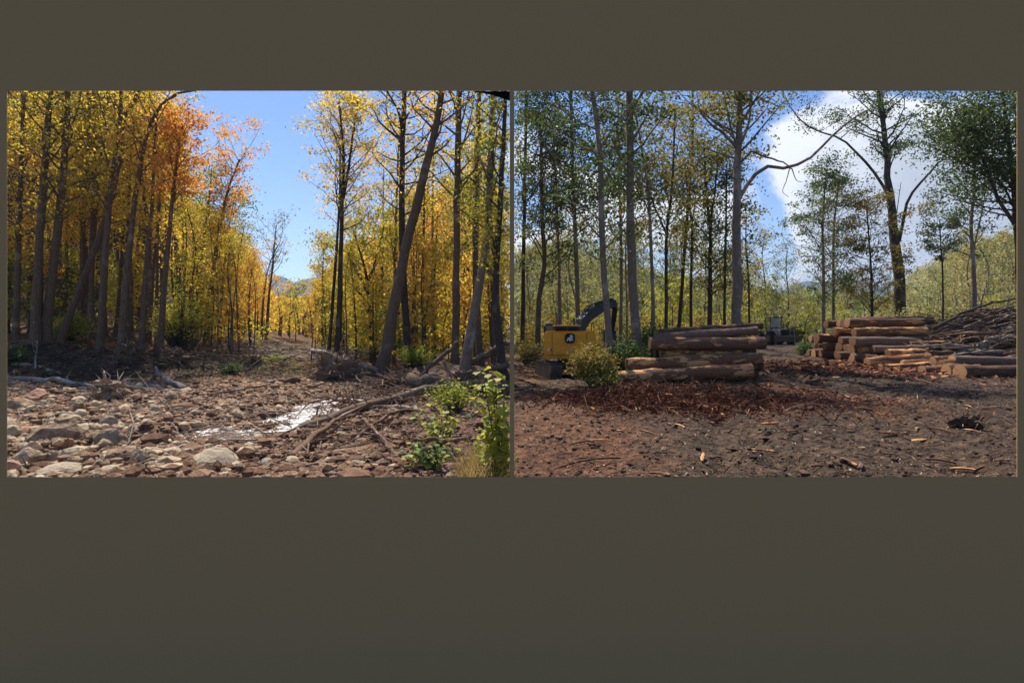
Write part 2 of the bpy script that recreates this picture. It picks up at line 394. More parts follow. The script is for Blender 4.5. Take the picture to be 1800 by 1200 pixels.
def tree_geo(trunk, r0, r1, limbs=(), cs=.35, nb=26, bl=2.6, up=.7, clusters=3, nl=14, cr=.55, ls=.12, shape='poplar', seed=0, spread=1.0, twigs=True, bare=()):
    """returns (wood polys, leaf centres); trunk: list of points; limbs: list of (points, r0, r1)"""
    r_ = random.Random(seed*13+5)
    T = smooth_poly(trunk, 16)
    tt = np.linspace(0, 1, 16); rad = r0+(r1-r0)*tt
    rad = rad*(1+.5*np.exp(-tt*26))
    T = T+np.array([[r_.gauss(0, r0*.07), r_.gauss(0, r0*.07), 0] for _ in range(16)])*(tt[:, None] > .03)
    polys = [(T, rad)]; C = []
    stems = [(T, rad, cs, nb)]
    for pts, a, b in limbs:
        LP = smooth_poly(pts, 12); LP = LP+np.array([[r_.gauss(0, a*.3) for _ in range(3)] for _ in range(12)])*np.linspace(0, 1, 12)[:, None]
        lr = np.linspace(a, b, 12); polys.append((LP, lr))
        if len(polys)-2 not in bare: stems.append((LP, lr, .5, max(5, nb//3)))
    for si, (S, SR, c0, n) in enumerate(stems):
        for k in range(n):
            t = c0+(1-c0)*((k+r_.random())/n)
            p = lerp_poly(S, t); ang_ = k*2.4+r_.random()*1.2
            tl = (t-c0)/(1-c0)
            if shape == 'poplar': pr = .55+.75*math.sin(min(1, tl*1.15)*math.pi)**.7
            elif shape == 'round': pr = .35+1.0*math.sin((.15+.8*tl)*math.pi)
            elif shape == 'top': pr = .35+1.1*tl
            else: pr = 1.15-.6*tl
            L = bl*pr*r_.uniform(.6, 1.2)*(1 if si == 0 else .6)
            u_ = up*r_.uniform(.5, 1.3)*(1 if si == 0 else .7)
            d = np.array([math.cos(ang_)*spread, math.sin(ang_)*spread, u_]); d /= np.linalg.norm(d)
            bp = [p]
            for q in range(4):
                d = d+np.array([r_.gauss(0, .16), r_.gauss(0, .16), .10+r_.gauss(0, .10)]); d /= np.linalg.norm(d)
                bp.append(bp[-1]+d*L/4)
            bp = np.array(bp); br = max(.006, SR[min(int(t*(len(SR)-1)), len(SR)-1)]*.38*min(1, L/bl+.2))
            polys.append((bp, np.linspace(br, max(.005, br*.25), 5)))
            for q in range(clusters):
                s = .35+.65*(q+r_.random())/clusters
                cp = lerp_poly(bp, min(1, s))
                dd = np.array([r_.gauss(0, 1), r_.gauss(0, 1), r_.gauss(.25, .6)]); dd /= np.linalg.norm(dd)
                tip = cp+dd*L*.33*r_.uniform(.4, 1.1)
                if twigs: polys.append((np.array([cp, (cp+tip)/2+np.array([0, 0, .04]), tip]), np.array([br*.4, br*.3, .004])))
                m = max(1, int(nl*r_.choice([.25, .6, 1.0, 1.5, 2.0])))
                e = rng.normal(size=(m, 3))*np.array([cr, cr, cr*.55])*r_.uniform(.45, .95)
                C.append(tip+e)
    C = np.concatenate(C) if C else np.zeros((0, 3))
    return polys, C
def clip_side(C, side):
    if side == 0 or not len(C): return C
    k = C[:, 0]*side > .0042*C[:, 1]+.02
    return C[k]
def make_tree(name, label, cat, group, trunk, r0, r1, leafm, barkm, limbs=(), side=0, ls=.12, **kw):
    kw['nl'] = int(kw.get('nl', 14)*(1.7 if side < 0 else 2.3)); ls *= .84
    polys, C = tree_geo(trunk, r0, r1, limbs, **kw)
    base = np.array(tuple(trunk[0]))
    C = clip_side(C, side)
    root = empty(name, tuple(base)); tag(root, label, cat, group)
    V1, F1 = tubes(polys[:1], 10, .05)
    link('trunk', mesh_np('trunk', V1-base, F1, barkm, True), root)
    rest = polys[1:]
    if side: rest = [(p, r) for p, r in rest if np.all(np.asarray(p)[:, 0]*side > .0042*np.asarray(p)[:, 1]+.02)]
    if rest:
        V2, F2 = tubes(rest, 5); link('branches', mesh_np('branches', V2-base, F2, barkm, True), root)
    if len(C):
        V3, F3 = leaves(C, ls); link('crown', mesh_np('crown', V3-base, F3, leafm), root)
    return root
def gpt(px, Y, dz=0.0):
    x = (px-900)/1000*Y
    return Vector((x, Y, Hs(x, Y)+dz))
def pixtrunk(Y, pts, lean=0.0):
    """pts: pixel polyline base->top at distance Y; base is set on the ground"""
    b = gpt(pts[0][0], Y, -.12)
    out = [b]
    for i, (px, py) in enumerate(pts[1:]): out.append(at(px, py, Y+lean*(i+1)))
    # keep growing beyond the last point a little
    return out
# ------------------------------------------------------------------ added board standing in for the collage border, with two openings
def m_plain(name, c, rough=.7, spec=.3, metal=0, wear=.0, sc=6):
    m, n, out = mat(name)
    t = n.new('ShaderNodeTexCoord'); a = n.noise(t.outputs['Object'], sc, 4, .6)
    col = c
    if wear: col = n.mix(n.math('MULTIPLY', n.step(a, .45, .7), wear), c, tuple(v*.35 for v in c))
    bsdf(n, out, col, rough, spec, a if wear else None, .15, .01, Metallic=metal)
    return m
BY = 4.0
def bx(px): return (px-900)/1000*BY
def bz(py): return EYE+(575-py)/1000*BY
def ring_board():
    xo = (-3.9, 3.9); zo = (-.35, 4.85)
    rects = [(bx(12), bx(896), bz(838), bz(160)), (bx(904), bx(1788), bz(838), bz(160))]
    th = .014; b = .009
    V = []; F = []
    def layer(y, o):
        i = len(V)
        V.extend([(xo[0], y, zo[0]), (xo[1], y, zo[0]), (xo[1], y, zo[1]), (xo[0], y, zo[1])])
        for x0, x1, z0, z1 in rects:
            V.extend([(x0-o, y, z0-o), (x1+o, y, z0-o), (x1+o, y, z1+o), (x0-o, y, z1+o)])
        return i
    f = layer(BY, 0); k = layer(BY+th, b)
    A, B = 4, 8
    fr = [(0, 1, B+1, B+0, A+1, A+0), (0, A+0, A+3, 3), (3, A+3, A+2, B+3, B+2, 2), (1, 2, B+2, B+1), (A+1, B+0, B+3, A+2)]
    for q in fr:
        F.append(tuple(f+i for i in q)); F.append(tuple(k+i for i in reversed(q)))
    for s, rev in ((0, False), (A, True), (B, True)):
        for i in range(4):
            j = (i+1) % 4; q = (f+s+i, k+s+i, k+s+j, f+s+j)
            F.append(q if rev else tuple(reversed(q)))
    return V, F
V, F = ring_board()
board = link('border_board', mesh_np('border_board', V, F, m_plain('border_olive', (.425, .270, .124), .95, .05)))
tag(board, 'added dark olive brown board with two rectangular openings, standing for the collage border', 'board')
gm = [(bx(830), bz(159)), (bx(897), bz(159)), (bx(897), bz(176)), (bx(885), bz(172)), (bx(868), bz(166)), (bx(850), bz(162))]  # added piece shaped after a dark corner wedge of unknown cause
V = [(x, BY+.016, z) for x, z in gm]+[(x, BY+.022, z) for x, z in gm]; n_ = len(gm)
F = [tuple(range(n_)), tuple(range(2*n_-1, n_-1, -1))]+[(i, (i+1) % n_, n_+(i+1) % n_, n_+i) for i in range(n_)]
link('corner_wedge', mesh_np('corner_wedge', V, F, m_plain('wedge_black', (.003, .003, .003), .8, .1)), board)['label'] = 'added small black curved wedge in the top corner of an opening'

# ------------------------------------------------------------------ stream water
def m_water():
    m, n, out = mat('stream_water')
    g = n.new('ShaderNodeNewGeometry'); P = g.outputs['Position']
    mp_ = n.new('ShaderNodeMapping'); n.link(P, mp_.inputs[0]); mp_.inputs['Scale'].default_value = (1.3, .8, 1)
    a = n.noise(mp_.outputs[0], 3.2, 5, .6, 1.2); b = n.noise(mp_.outputs[0], 13, 4, .6, .6)
    s = n.new('ShaderNodeSeparateXYZ'); n.link(P, s.inputs[0])
    riffle = n.math('MULTIPLY', n.step(s.outputs[1], 13.0, 14.2), n.step(s.outputs[1], 20.5, 22, 1, 0))
    foam_glint = n.step(n.math('ADD', n.math('MULTIPLY', riffle, .22), n.math('MULTIPLY_ADD', b, .35, a)), .81, .99)  # riffle foam, with the sun's glitter painted into the same white
    c = n.mix(foam_glint, (.10, .048, .018), (.62, .62, .62))
    r = n.math('MULTIPLY_ADD', foam_glint, .30, .16)
    bsdf(n, out, c, r, .6, n.math('MULTIPLY_ADD', b, .5, a), .8, .12)
    return m
def water():
    ctr = smooth_poly([(x, y, 0) for x, y in STREAM], 90)
    ws = np.interp(np.linspace(0, 1, 90), np.linspace(0, 1, len(SW)), SW)
    T = np.gradient(ctr, axis=0); T /= np.linalg.norm(T, axis=1)[:, None]; N = np.stack([-T[:, 1], T[:, 0], 0*T[:, 0]], 1)
    lv = np.array([float(H(x, y)) for x, y, z in ctr]); lv = np.convolve(np.pad(lv, 8, 'edge'), np.ones(17)/17, 'valid')
    V = []; m = 9
    for i in range(90):
        for k in range(m):
            p = ctr[i]+N[i]*ws[i]*1.35*(k/(m-1)*2-1)
            V.append((p[0], p[1], lv[i]+.11+.02*float(fbm(p[0], p[1], 3))))
    F = [(i*m+k, i*m+k+1, (i+1)*m+k+1, (i+1)*m+k) for i in range(89) for k in range(m-1)]
    me = mesh_np('stream', V, F, m_water(), True)
    tag(link('stream', me), 'shallow stream glinting white between the stones of the river bed', 'stream', kind='structure')
water()

# ------------------------------------------------------------------ hills
def m_hill(name, stops, sc=.03):
    m, n, out = mat(name)
    g = n.new('ShaderNodeNewGeometry'); a = n.noise(g.outputs['Position'], sc, 8, .7)
    bsdf(n, out, n.ramp(a, stops), .95, .1, a, 1, 8)
    return m
def hill(name, label, x0, x1, y0, y1, fn, mt, nx=90, ny=30):
    X_, Y2 = np.meshgrid(np.linspace(x0, x1, nx), np.linspace(y0, y1, ny))
    Z_ = fn(X_, Y2)
    V = np.stack([X_.ravel(), Y2.ravel(), Z_.ravel()], 1)
    i = (np.arange(ny-1)[:, None]*nx+np.arange(nx-1)[None, :]).ravel()
    o = link(name, mesh_np(name, V, np.stack([i, i+1, i+1+nx, i+nx], 1), mt, True))
    tag(o, label, 'hill', kind='structure'); return o
mh = m_hill('far_forest', [(.3, (.014, .022, .024)), (.6, (.03, .04, .035)), (.8, (.055, .05, .035))], .008)  # forest green with some of the distance haze's blue mixed in
def far_l(x, y):
    u = x/2800*1000+900
    top = np.interp(u, [-400, 200, 440, 475, 488, 505, 520, 540, 560, 700, 880], [60, 85, 94, 96, 95, 86, 80, 84, 92, 75, 45])
    return (np.exp(-((y-2800)/500)**2))*top*2.8+12*fbm(x, y, .004, 4)-6
hill('mountain_ridge', 'hazy blue mountain ridge far beyond the river valley', -3900, -60, 1700, 3400, far_l, mh)
def far_r(x, y):
    u = x/2400*1000+900
    top = np.interp(u, [905, 1100, 1350, 1385, 1405, 1440, 1470, 1500, 1540, 1570, 1620, 2000], [120, 100, 70, 68, 85, 80, 88, 84, 70, 66, 70, 90])
    return (np.exp(-((y-2400)/420)**2))*top*2.4+10*fbm(x, y, .004, 4)-6
hill('mountain_ridge', 'blue green mountain behind the stacked logs', 10, 3400, 1500, 3000, far_r, mh)
mh2 = m_hill('wooded_hill', [(.3, (.05, .06, .02)), (.6, (.10, .10, .03)), (.8, (.16, .12, .04))], .05)
def hr_f(x, y):
    u = x/np.maximum(y, 1)*1000+900
    top = np.interp(u, [1500, 1560, 1610, 1700, 1790, 1900, 2400], [0, 20, 72, 112, 140, 155, 190])
    t = sst(y, 190, 420)
    return 1+t*top*.42+6*fbm(x, y, .02, 4)*t
def hl_f(x, y):
    u = x/np.maximum(y, 1)*1000+900
    top = np.interp(u, [880, 904, 960, 1020, 1100, 1200, 1330, 1400, 1460], [120, 150, 150, 128, 105, 80, 45, 20, 0])
    t = sst(y, 120, 330)
    return .5+t*top*.26+5*fbm(x, y, .02, 4)*t
hill('hillside', 'sunny yellow green wooded hillside rising behind the brush pile', 110, 620, 190, 440, hr_f, mh2, 70, 40)
hill('hillside', 'pale green wooded hillside behind the yellow excavator', .5, 190, 120, 350, hl_f, mh2, 70, 40)
def forest_mass(name, label, fn, x0, x1, y0, y1, n, h, m, side, leafm, ls, lo=0, cap=None, gap=None):
    """a far wood that reads as one mass: clumps of blades with their stems"""
    x = rng.uniform(x0, x1, n*3); y = y0+(y1-y0)*rng.random(n*3)
    u = x/y
    ok = (x*side > .006*y+.3) & (np.abs(u) < 1.0)
    if gap: ok &= ~((u > (gap[0]-900)/1000) & (u < (gap[1]-900)/1000))
    x = x[ok][:n]; y = y[ok][:n]
    z = fn(x, y) if fn is not None else H(x, y)
    hh = h*rng.uniform(.7, 1.3, len(x))
    K = 7
    cx = np.repeat(x, K)+rng.normal(0, h*.16, len(x)*K); cy = np.repeat(y, K)+rng.normal(0, h*.16, len(x)*K)
    cz = np.repeat(z, K)+np.repeat(hh, K)*(.30+.62*rng.random(len(x)*K)) if not lo else np.repeat(z, K)+np.repeat(hh, K)*rng.random(len(x)*K)
    C = np.repeat(np.stack([cx, cy, cz], 1), m, 0)+rng.normal(size=(len(x)*K*m, 3))*h*np.array([.085, .085, .07])
    C = clip_side(C, side)
    if cap: C = C[(575-(C[:, 2]-EYE)/C[:, 1]*1000) > np.interp(C[:, 0]/C[:, 1]*1000+900, *cap)]
    V3, F3 = leaves(C, ls)
    o = link(name, mesh_np(name, V3, F3, leafm)); tag(o, label, 'forest', kind='stuff')
    if h > 6:
        capz = EYE+(575-np.interp(x/y*1000+900, *cap))/1000*y-z if cap else hh
        hh = np.minimum(hh, capz*.9); kk = hh > 1.5; x, y, z, hh = x[kk], y[kk], z[kk], hh[kk]
        pl = [(np.array([[a, b, c-.5], [a+rnd.gauss(0, .2), b, c+q*.5], [a+rnd.gauss(0, .4), b, c+q*.92]]), [h*.012, h*.009, h*.003]) for a, b, c, q in zip(x[:900], y[:900], z[:900], hh[:900]) if a*side > .0042*b+.6]
        V2, F2 = tubes(pl, 4); t_ = link('stems', mesh_np('stems', V2, F2, B_GRY), o); t_['kind'] = 'stuff'
    return o
forest_mass('distant_forest', 'yellow green trees covering the sunny hillside behind the brush pile', hr_f, 115, 600, 195, 420, 1700, 11, 7, 1, L_PGR, .75)
forest_mass('distant_forest', 'pale green trees covering the hillside behind the excavator', hl_f, .8, 190, 120, 330, 1300, 10, 7, 1, L_PGR, .6)
CAPL = ([0, 300, 380, 440, 470, 485, 545, 560, 600, 700, 900], [150, 300, 400, 450, 495, 522, 522, 495, 440, 330, 120])
forest_mass('distant_forest', 'golden far wood closing the end of the river valley', None, -150, -1, 105, 240, 620, 12, 12, -1, L_GOLD, .42, cap=CAPL)
forest_mass('distant_forest', 'yellow wood rising on the slope behind the front trees', None, -150, -38, 82, 130, 330, 17, 22, -1, L_YEL, .36, cap=CAPL)
forest_mass('distant_forest', 'golden leaved wood behind the tall trunks at the inner side of the river view', None, -26, -.3, 58, 90, 120, 15, 26, -1, L_GOLD, .26, cap=CAPL)
forest_mass('undergrowth', 'yellow green undergrowth along the far edge of the log yard', None, .5, 115, 72, 118, 900, 3.6, 9, 1, L_PGR, .22, 1)
forest_mass('undergrowth', 'yellow and orange undergrowth between the trunks of the left wood', None, -75, -.5, 40, 95, 420, 3.2, 14, -1, L_YGR, .15, 1, gap=(455, 560))
forest_mass('undergrowth', 'golden scrub at the far end of the river bed', None, -62, -30, 74, 120, 260, 4.2, 12, -1, L_GOLD, .2, 1, cap=CAPL)
forest_mass('distant_forest', 'golden trees seen through the gap at the end of the valley', None, -85, -40, 112, 175, 260, 9, 12, -1, L_GOLD, .3, cap=CAPL)
forest_mass('undergrowth', 'green undergrowth behind the felled logs', None, .5, 58, 44, 66, 330, 2.6, 12, 1, L_OLV, .15, 1, gap=(1322, 1650))

# ------------------------------------------------------------------ LEFT: key trees
LG = 'tall trees along the far bank of the river bed'
def T(Y, pts):
    pts = list(pts)
    if pts[-1][1] < 110: (xa, ya), (xb, yb) = pts[-2], pts[-1]; t = (110-ya)/(yb-ya); pts[-1] = (xa+(xb-xa)*t, 110)
    return pixtrunk(Y, pts)
key_left = [
 # label, Y, pixel polyline, r0, r1, leaf, params
 ('tall slim brown trunk nearest the outer edge of the river view', 33, [(28, 590), (33, 400), (42, 160), (46, 20)], .17, .08, L_YEL, dict(cs=.3, nb=30, bl=2.6)),
 ('thick straight brown trunk, second from the outer edge on the bank', 31, [(62, 600), (66, 490), (78, 300), (87, 160), (93, 10)], .24, .12, L_YEL, dict(cs=.42, nb=24, bl=2.6)),
 ('thick greyish trunk curving up beside the second one on the bank', 31.5, [(80, 600), (90, 490), (104, 390), (118, 200), (124, 10)], .25, .12, L_YEL, dict(cs=.42, nb=24, bl=2.8)),
 ('slanting trunk that crosses its neighbours, leaning right on the bank', 32, [(104, 590), (142, 500), (180, 400), (205, 310), (216, 220), (244, 160), (290, 60)], .19, .06, L_GOLD, dict(cs=.5, nb=20, bl=2.4)),
 ('straight brown trunk right of the slanting one on the bank edge', 31, [(174, 605), (183, 490), (193, 350), (208, 240), (214, 160), (216, 20)], .2, .08, L_YEL, dict(cs=.42, nb=24, bl=2.4)),
 ('tall trunk whose top bends over towards the open sky', 30.5, [(212, 622), (222, 494), (233, 383), (243, 313), (262, 223), (282, 186), (305, 166), (345, 158)], .2, .05, L_GOLD, dict(cs=.6, nb=16, bl=2.6, nl=5)),
 ('straight trunk just right of the bending one', 31, [(247, 620), (255, 490), (267, 360), (273, 240), (276, 205)], .16, .05, L_YEL, dict(cs=.45, nb=20, bl=2.0)),
 ('tree with the bright orange crown highest against the blue sky', 31, [(281, 622), (289, 500), (303, 350), (314, 260), (320, 222)], .18, .05, L_ORA, dict(cs=.62, nb=34, bl=1.9, nl=26, cr=.45, shape='round', up=1.0)),
 ('dark slanting tree with a rusty orange crown beside the sky gap', 40, [(362, 615), (374, 480), (396, 350), (414, 300), (420, 280)], .19, .05, L_ORA, dict(cs=.5, nb=34, bl=2.4, nl=20, cr=.45, shape='top', up=1.1)),
 ('slim trunk with a thin yellow crown left of the rusty slanting tree', 41, [(345, 612), (352, 480), (366, 360), (372, 300)], .13, .05, L_YGR, dict(cs=.4, nb=22, bl=2.6)),
 ('slim trunk with yellow leaves right of the rusty slanting tree', 43, [(385, 612), (393, 480), (402, 400), (412, 350)], .12, .04, L_YGR, dict(cs=.4, nb=22, bl=2.4)),
 ('pale half bare tree standing alone at the end of the gap', 52, [(468, 612), (473, 520), (480, 460), (486, 396)], .15, .04, L_OLV, dict(cs=.42, nb=22, bl=2.6, nl=5, cr=.4, shape='round', up=1.2)),
 ('thin dark stem leaning over the valley gap', 50, [(459, 613), (462, 540), (472, 470), (490, 430)], .1, .03, L_GOLD, dict(cs=.5, nb=12, bl=1.8, nl=4)),
 ('slim trunk behind the thick pair near the outer edge', 38, [(54, 590), (56, 420), (62, 170), (65, 30)], .15, .07, L_YEL, dict(cs=.3, nb=26, bl=3.0)),
 ('slim brown trunk between the slanting and the curving trunks', 36, [(139, 598), (148, 380), (156, 250), (160, 120)], .15, .06, L_GOLD, dict(cs=.3, nb=26, bl=2.8)),
 ('thin straight trunk left of the straight bank trunk', 35, [(157, 600), (166, 400), (178, 267), (194, 150), (205, 40)], .14, .06, L_YEL, dict(cs=.35, nb=24, bl=2.8)),
 ('slender trunk rising beside the orange crowned tree', 36, [(262, 612), (268, 500), (283, 330), (290, 260)], .12, .05, L_GOLD, dict(cs=.35, nb=22, bl=2.2)),
]
for i, (lab, Y, px, r0, r1, lf, kw) in enumerate(key_left):
    k = dict(nl=17, cr=.6, clusters=3, up=.8); k.update(kw)
    make_tree('bank_tree', lab, 'tree', LG, T(Y, px), r0, r1, lf, B_BRN, side=-1, ls=.105, seed=i, **k)

RG = 'tall trees beside the fallen trunks'
key_right_l = [
 ('thin front stem of the twin trees at the right side of the sky gap', 36, [(577, 625), (584, 540), (592, 430), (597, 345), (598, 230), (600, 190)], .12, .04, L_GOLD, B_DRK, dict(cs=.5, nb=18, bl=2.2, nl=12, up=1.0), []),
 ('thick forked tree with a high airy golden crown at the sky gap', 35, [(593, 628), (598, 490), (602, 350), (604, 270), (596, 180)], .2, .05, L_GOLD, B_DRK, dict(cs=.5, nb=32, bl=2.7, nl=15, cr=.45, shape='round', up=1.0),
    [([(603, 350), (612, 300), (621, 230), (630, 180)], .1, .04)]),
 ('dark crooked oak with spreading limbs and olive leaves', 38, [(655, 620), (649, 540), (643, 480), (632, 440), (620, 400)], .17, .05, L_YGR, B_DRK, dict(cs=.3, nb=22, bl=3.0, nl=16, shape='round', up=.6),
    [([(645, 500), (660, 460), (672, 410), (680, 380)], .1, .04), ([(647, 520), (625, 470), (605, 440)], .08, .03)]),
 ('straight near black trunk behind the big leaning one', 30, [(721, 664), (713, 560), (707, 430), (707, 300), (711, 165), (712, 30)], .21, .11, L_GOLD, B_DRK, dict(cs=.5, nb=26, bl=2.8, nl=9, up=.5),
    [([(706, 250), (690, 235), (668, 215), (655, 190)], .08, .02), ([(707, 235), (700, 195), (680, 160), (665, 120)], .08, .03)]),
 ('big leaning trunk slanting right across the dark straight one', 27.5, [(668, 668), (688, 570), (712, 440), (740, 330), (763, 235), (777, 160), (795, 40)], .30, .13, L_GOLD, B_BRN, dict(cs=.68, nb=14, bl=2.4, nl=8), []),
 ('straight brown trunk standing right of the leaning one', 29, [(800, 652), (802, 480), (804, 300), (807, 160), (808, 20)], .2, .14, L_GOLD, B_BRN, dict(cs=.5, nb=20, bl=2.6, nl=8), []),
 ('grey leaning trunk with a flared foot near the seedling bush', 26, [(817, 668), (828, 580), (846, 480), (858, 400), (861, 300), (866, 165), (870, 20)], .24, .10, L_YGR, B_GRY, dict(cs=.5, nb=20, bl=2.2, nl=10), []),
 ('brown trunk crossing behind the grey leaning one', 31, [(846, 640), (836, 480), (838, 350), (842, 165), (844, 20)], .18, .11, L_GOLD, B_BRN, dict(cs=.5, nb=20, bl=2.0, nl=8), []),
 ('slim trunk between the dark oak and the straight black one', 37, [(692, 622), (694, 480), (698, 330), (703, 230)], .12, .05, L_GOLD, B_BRN, dict(cs=.4, nb=24, bl=2.4, nl=10), []),
 ('slim trunk standing alone between leaning and straight trunks', 36, [(745, 625), (744, 480), (746, 330), (748, 280)], .11, .05, L_YGR, B_BRN, dict(cs=.35, nb=24, bl=2.6, nl=12), []),
 ('thin pale stem with small golden leaves behind the straight trunk', 38, [(760, 622), (760, 420), (762, 260), (764, 170)], .1, .05, L_GOLD, B_GRY, dict(cs=.5, nb=20, bl=2.0, nl=7), []),
 ('young tree with orange leaves in front of the dark oak', 42, [(668, 612), (672, 500), (673, 400), (675, 285)], .12, .03, L_ORA, B_DRK, dict(cs=.3, nb=30, bl=3.2, nl=11, shape='round'), []),
 ('small round golden tree just right of the valley gap', 48, [(566, 612), (567, 520), (568, 460), (570, 420)], .12, .03, L_GOLD, B_DRK, dict(cs=.25, nb=26, bl=1.9, nl=12, shape='cone'), []),
 ('crooked limbed tree with yellow green leaves at the inner edge', 25, [(886, 640), (872, 540), (874, 430), (880, 350), (884, 270), (888, 160)], .2, .08, L_YGR, B_DRK, dict(cs=.3, nb=22, bl=1.8, nl=16), []),
]
for i, (lab, Y, px, r0, r1, lf, bk, kw, lb) in enumerate(key_right_l):
    k = dict(nl=14, cr=.55, clusters=3, up=.8); k.update(kw); k['nl'] = int(k['nl']*1.45)
    limbs = [([at(a, b, Y-.3*j) for j, (a, b) in enumerate(q)], s, e) for q, s, e in lb]
    make_tree('riverside_tree', lab, 'tree', RG, T(Y, px), r0, r1, lf, bk, limbs=limbs, side=-1, ls=.10, seed=40+i, **k)
# bare dead branch reaching into the sky gap
# prototypes for the wood behind
def proto(name, h, r0, leafm, barkm, ls, seed, **kw):
    r_ = random.Random(seed)
    tr = [(0, 0, -.3), (r_.uniform(-.3, .3), r_.uniform(-.3, .3), h*.35), (r_.uniform(-.7, .7), 0, h*.7), (r_.uniform(-1, 1), r_.uniform(-.5, .5), h)]
    polys, C = tree_geo([Vector(t) for t in tr], r0, r0*.3, (), seed=seed, **kw)
    V1, F1 = tubes(polys[:1], 8); V2, F2 = tubes([p for p in polys[1:]], 4); V3, F3 = leaves(C, ls)
    return (mesh_np('trunk', V1, F1, barkm, True), mesh_np('branches', V2, F2, barkm, True), mesh_np('crown', V3, F3, leafm))
def place_proto(P, name, label, cat, group, x, y, sc=1, rz=0):
    o = empty(name, (x, y, Hs(x, y)), rz); o.scale = (sc,)*3; tag(o, label, cat, group)
    for me, nm in zip(P, ('trunk', 'branches', 'crown')): link(nm, me, o)
    return o
kw1 = dict(cs=.3, nb=36, bl=2.5, nl=20, cr=.6, clusters=3, up=.8)
PL = [proto('p', 17, .17, L_YEL, B_BRN, .105, 1, **dict(kw1, cs=.5)), proto('p', 19, .2, L_YEL, B_BRN, .105, 2, **dict(kw1, cs=.62)), proto('p', 16, .18, L_GOLD, B_BRN, .105, 3, **dict(kw1, cs=.45)),
      proto('p', 18, .19, L_YGR, B_BRN, .105, 4, **dict(kw1, cs=.55)), proto('p', 15, .17, L_GOLD, B_DRK, .105, 5, **kw1), proto('p', 14, .15, L_ORA, B_DRK, .105, 6, **dict(kw1, bl=2.2))]
SM = dict(cs=.12, nb=22, bl=1.7, nl=12, cr=.4, clusters=3, up=.5, shape='cone')
PS = [proto('s', 6, .05, L_YEL, B_DRK, .11, 11, **SM), proto('s', 5, .05, L_YGR, B_DRK, .11, 12, **SM), proto('s', 7, .06, L_GOLD, B_DRK, .11, 13, **SM), proto('s', 4.5, .04, L_GRN, B_DRK, .10, 14, **SM)]
names_l = ['tall yellow leaved tree in the wood behind the bank trunks', 'tall yellow leaved tree in the wood behind the bank trunks', 'golden leaved slender tree in the wood beyond the river bed',
           'yellow green slender tree in the wood beyond the river bed', 'golden leaved slender tree in the wood beyond the river bed', 'orange leaved slender tree in the wood beyond the river bed']
names_s = ['yellow understorey sapling between the wood trunks', 'yellow green understorey sapling between the wood trunks', 'golden understorey sapling between the wood trunks', 'dark green understorey sapling between the wood trunks']
def top_limit(px):   # highest picture row a tree may reach at this column, from the outline of the wood
    return float(np.interp(px, [0, 270, 300, 340, 370, 400, 440, 460, 480, 520, 535, 560, 600, 640, 680, 720, 760, 900], [40, 60, 190, 330, 345, 370, 400, 470, 522, 528, 510, 455, 420, 380, 360, 330, 260, 120]))
HUES = ['yellow leaved tree', 'high crowned yellow tree', 'golden leaved tree', 'yellow green tree', 'small crowned golden tree', 'orange leaved tree']
ZONES_L = [(60, 'behind the outermost bank trunk'), (125, 'behind the thick pair of bank trunks'), (190, 'behind the slanting bank trunk'), (250, 'behind the bending bank trunk'), (320, 'behind the orange crowned tree'), (400, 'around the rusty slanting tree'), (475, 'left of the valley gap'), (575, 'right of the valley gap'), (640, 'behind the twin gap trees'), (700, 'behind the dark crooked oak'), (780, 'behind the big leaning trunk'), (9999, 'behind the inner straight trunks')]
cnt = 0
spots = []
for k in range(4000):
    Yt = 34.5+66*rnd.random()**1.25
    px = rnd.uniform(-60, 888)
    if 470 < px < 545 and Yt < 72: continue
    x = (px-900)/1000*Yt
    if x > -.7: continue
    if any((x-a)**2+(Yt-b)**2 < (1.45 if px < 460 else 2.1)**2 for a, b in spots): continue
    if 455 < px < 900 and rnd.random() < .45: continue
    spots.append((x, Yt))
    kind = rnd.choices(range(6), [5, 4, 3, 3, 3, 1] if px < 330 else [2, 2, 3, 3, 4, 2])[0]
    base = PL[kind]; hh = [17, 19, 16, 18, 15, 14][kind]+1.6
    z = Hs(x, Yt); room = EYE+(575-top_limit(px))/1000*Yt-z
    sc = min(1.25, room/(hh+1.5)*rnd.uniform(.8, 1.0))
    if sc < .28: continue
    sc = sc if px > 270 else rnd.uniform(.75, 1.0)
    if x > -2.6: sc *= .8
    zone = next(t for lim, t in ZONES_L if px < lim)
    lab = ('%s %s %s' % (HUES[kind], 'deep in the wood' if Yt > 62 else 'just', zone)) if Yt <= 62 else '%s deep in the wood %s' % (HUES[kind], zone)
    lab = ('short ' if sc < .62 else 'tall ')+lab
    place_proto(base, 'wood_tree', lab, 'tree', 'slender trees of the left wood', x, Yt, sc, rnd.uniform(0, 6.28))
    cnt += 1
    if cnt >= 225: break
PT = [proto('t', 17, .12, L_YEL, B_BRN, .105, 31+q, **dict(cs=.72, nb=14, bl=1.8, nl=18, cr=.5, clusters=3, up=.9)) for q in range(3)]
nt = 0
while nt < 38:
    Yt = rnd.uniform(33.2, 46); px = rnd.uniform(14, 462) if nt < 26 else rnd.uniform(600, 880); x = (px-900)/1000*Yt
    if x > -1.2 or any((x-a)**2+(Yt-b)**2 < .8 for a, b in spots): continue
    spots.append((x, Yt)); z = Hs(x, Yt); room = EYE+(575-top_limit(px))/1000*Yt-z
    zone = next(t for lim, t in ZONES_L if px < lim)
    place_proto(PT[nt % 3], 'wood_tree', '%s bare trunked tree with small high crown %s' % (['thin', 'slim', 'bent'][nt % 3], zone), 'tree', 'bare trunked trees of the left wood', x, Yt, min(1.05, room/18*rnd.uniform(.85, 1.0)), rnd.uniform(0, 6.28)); nt += 1
print('left wood', cnt)
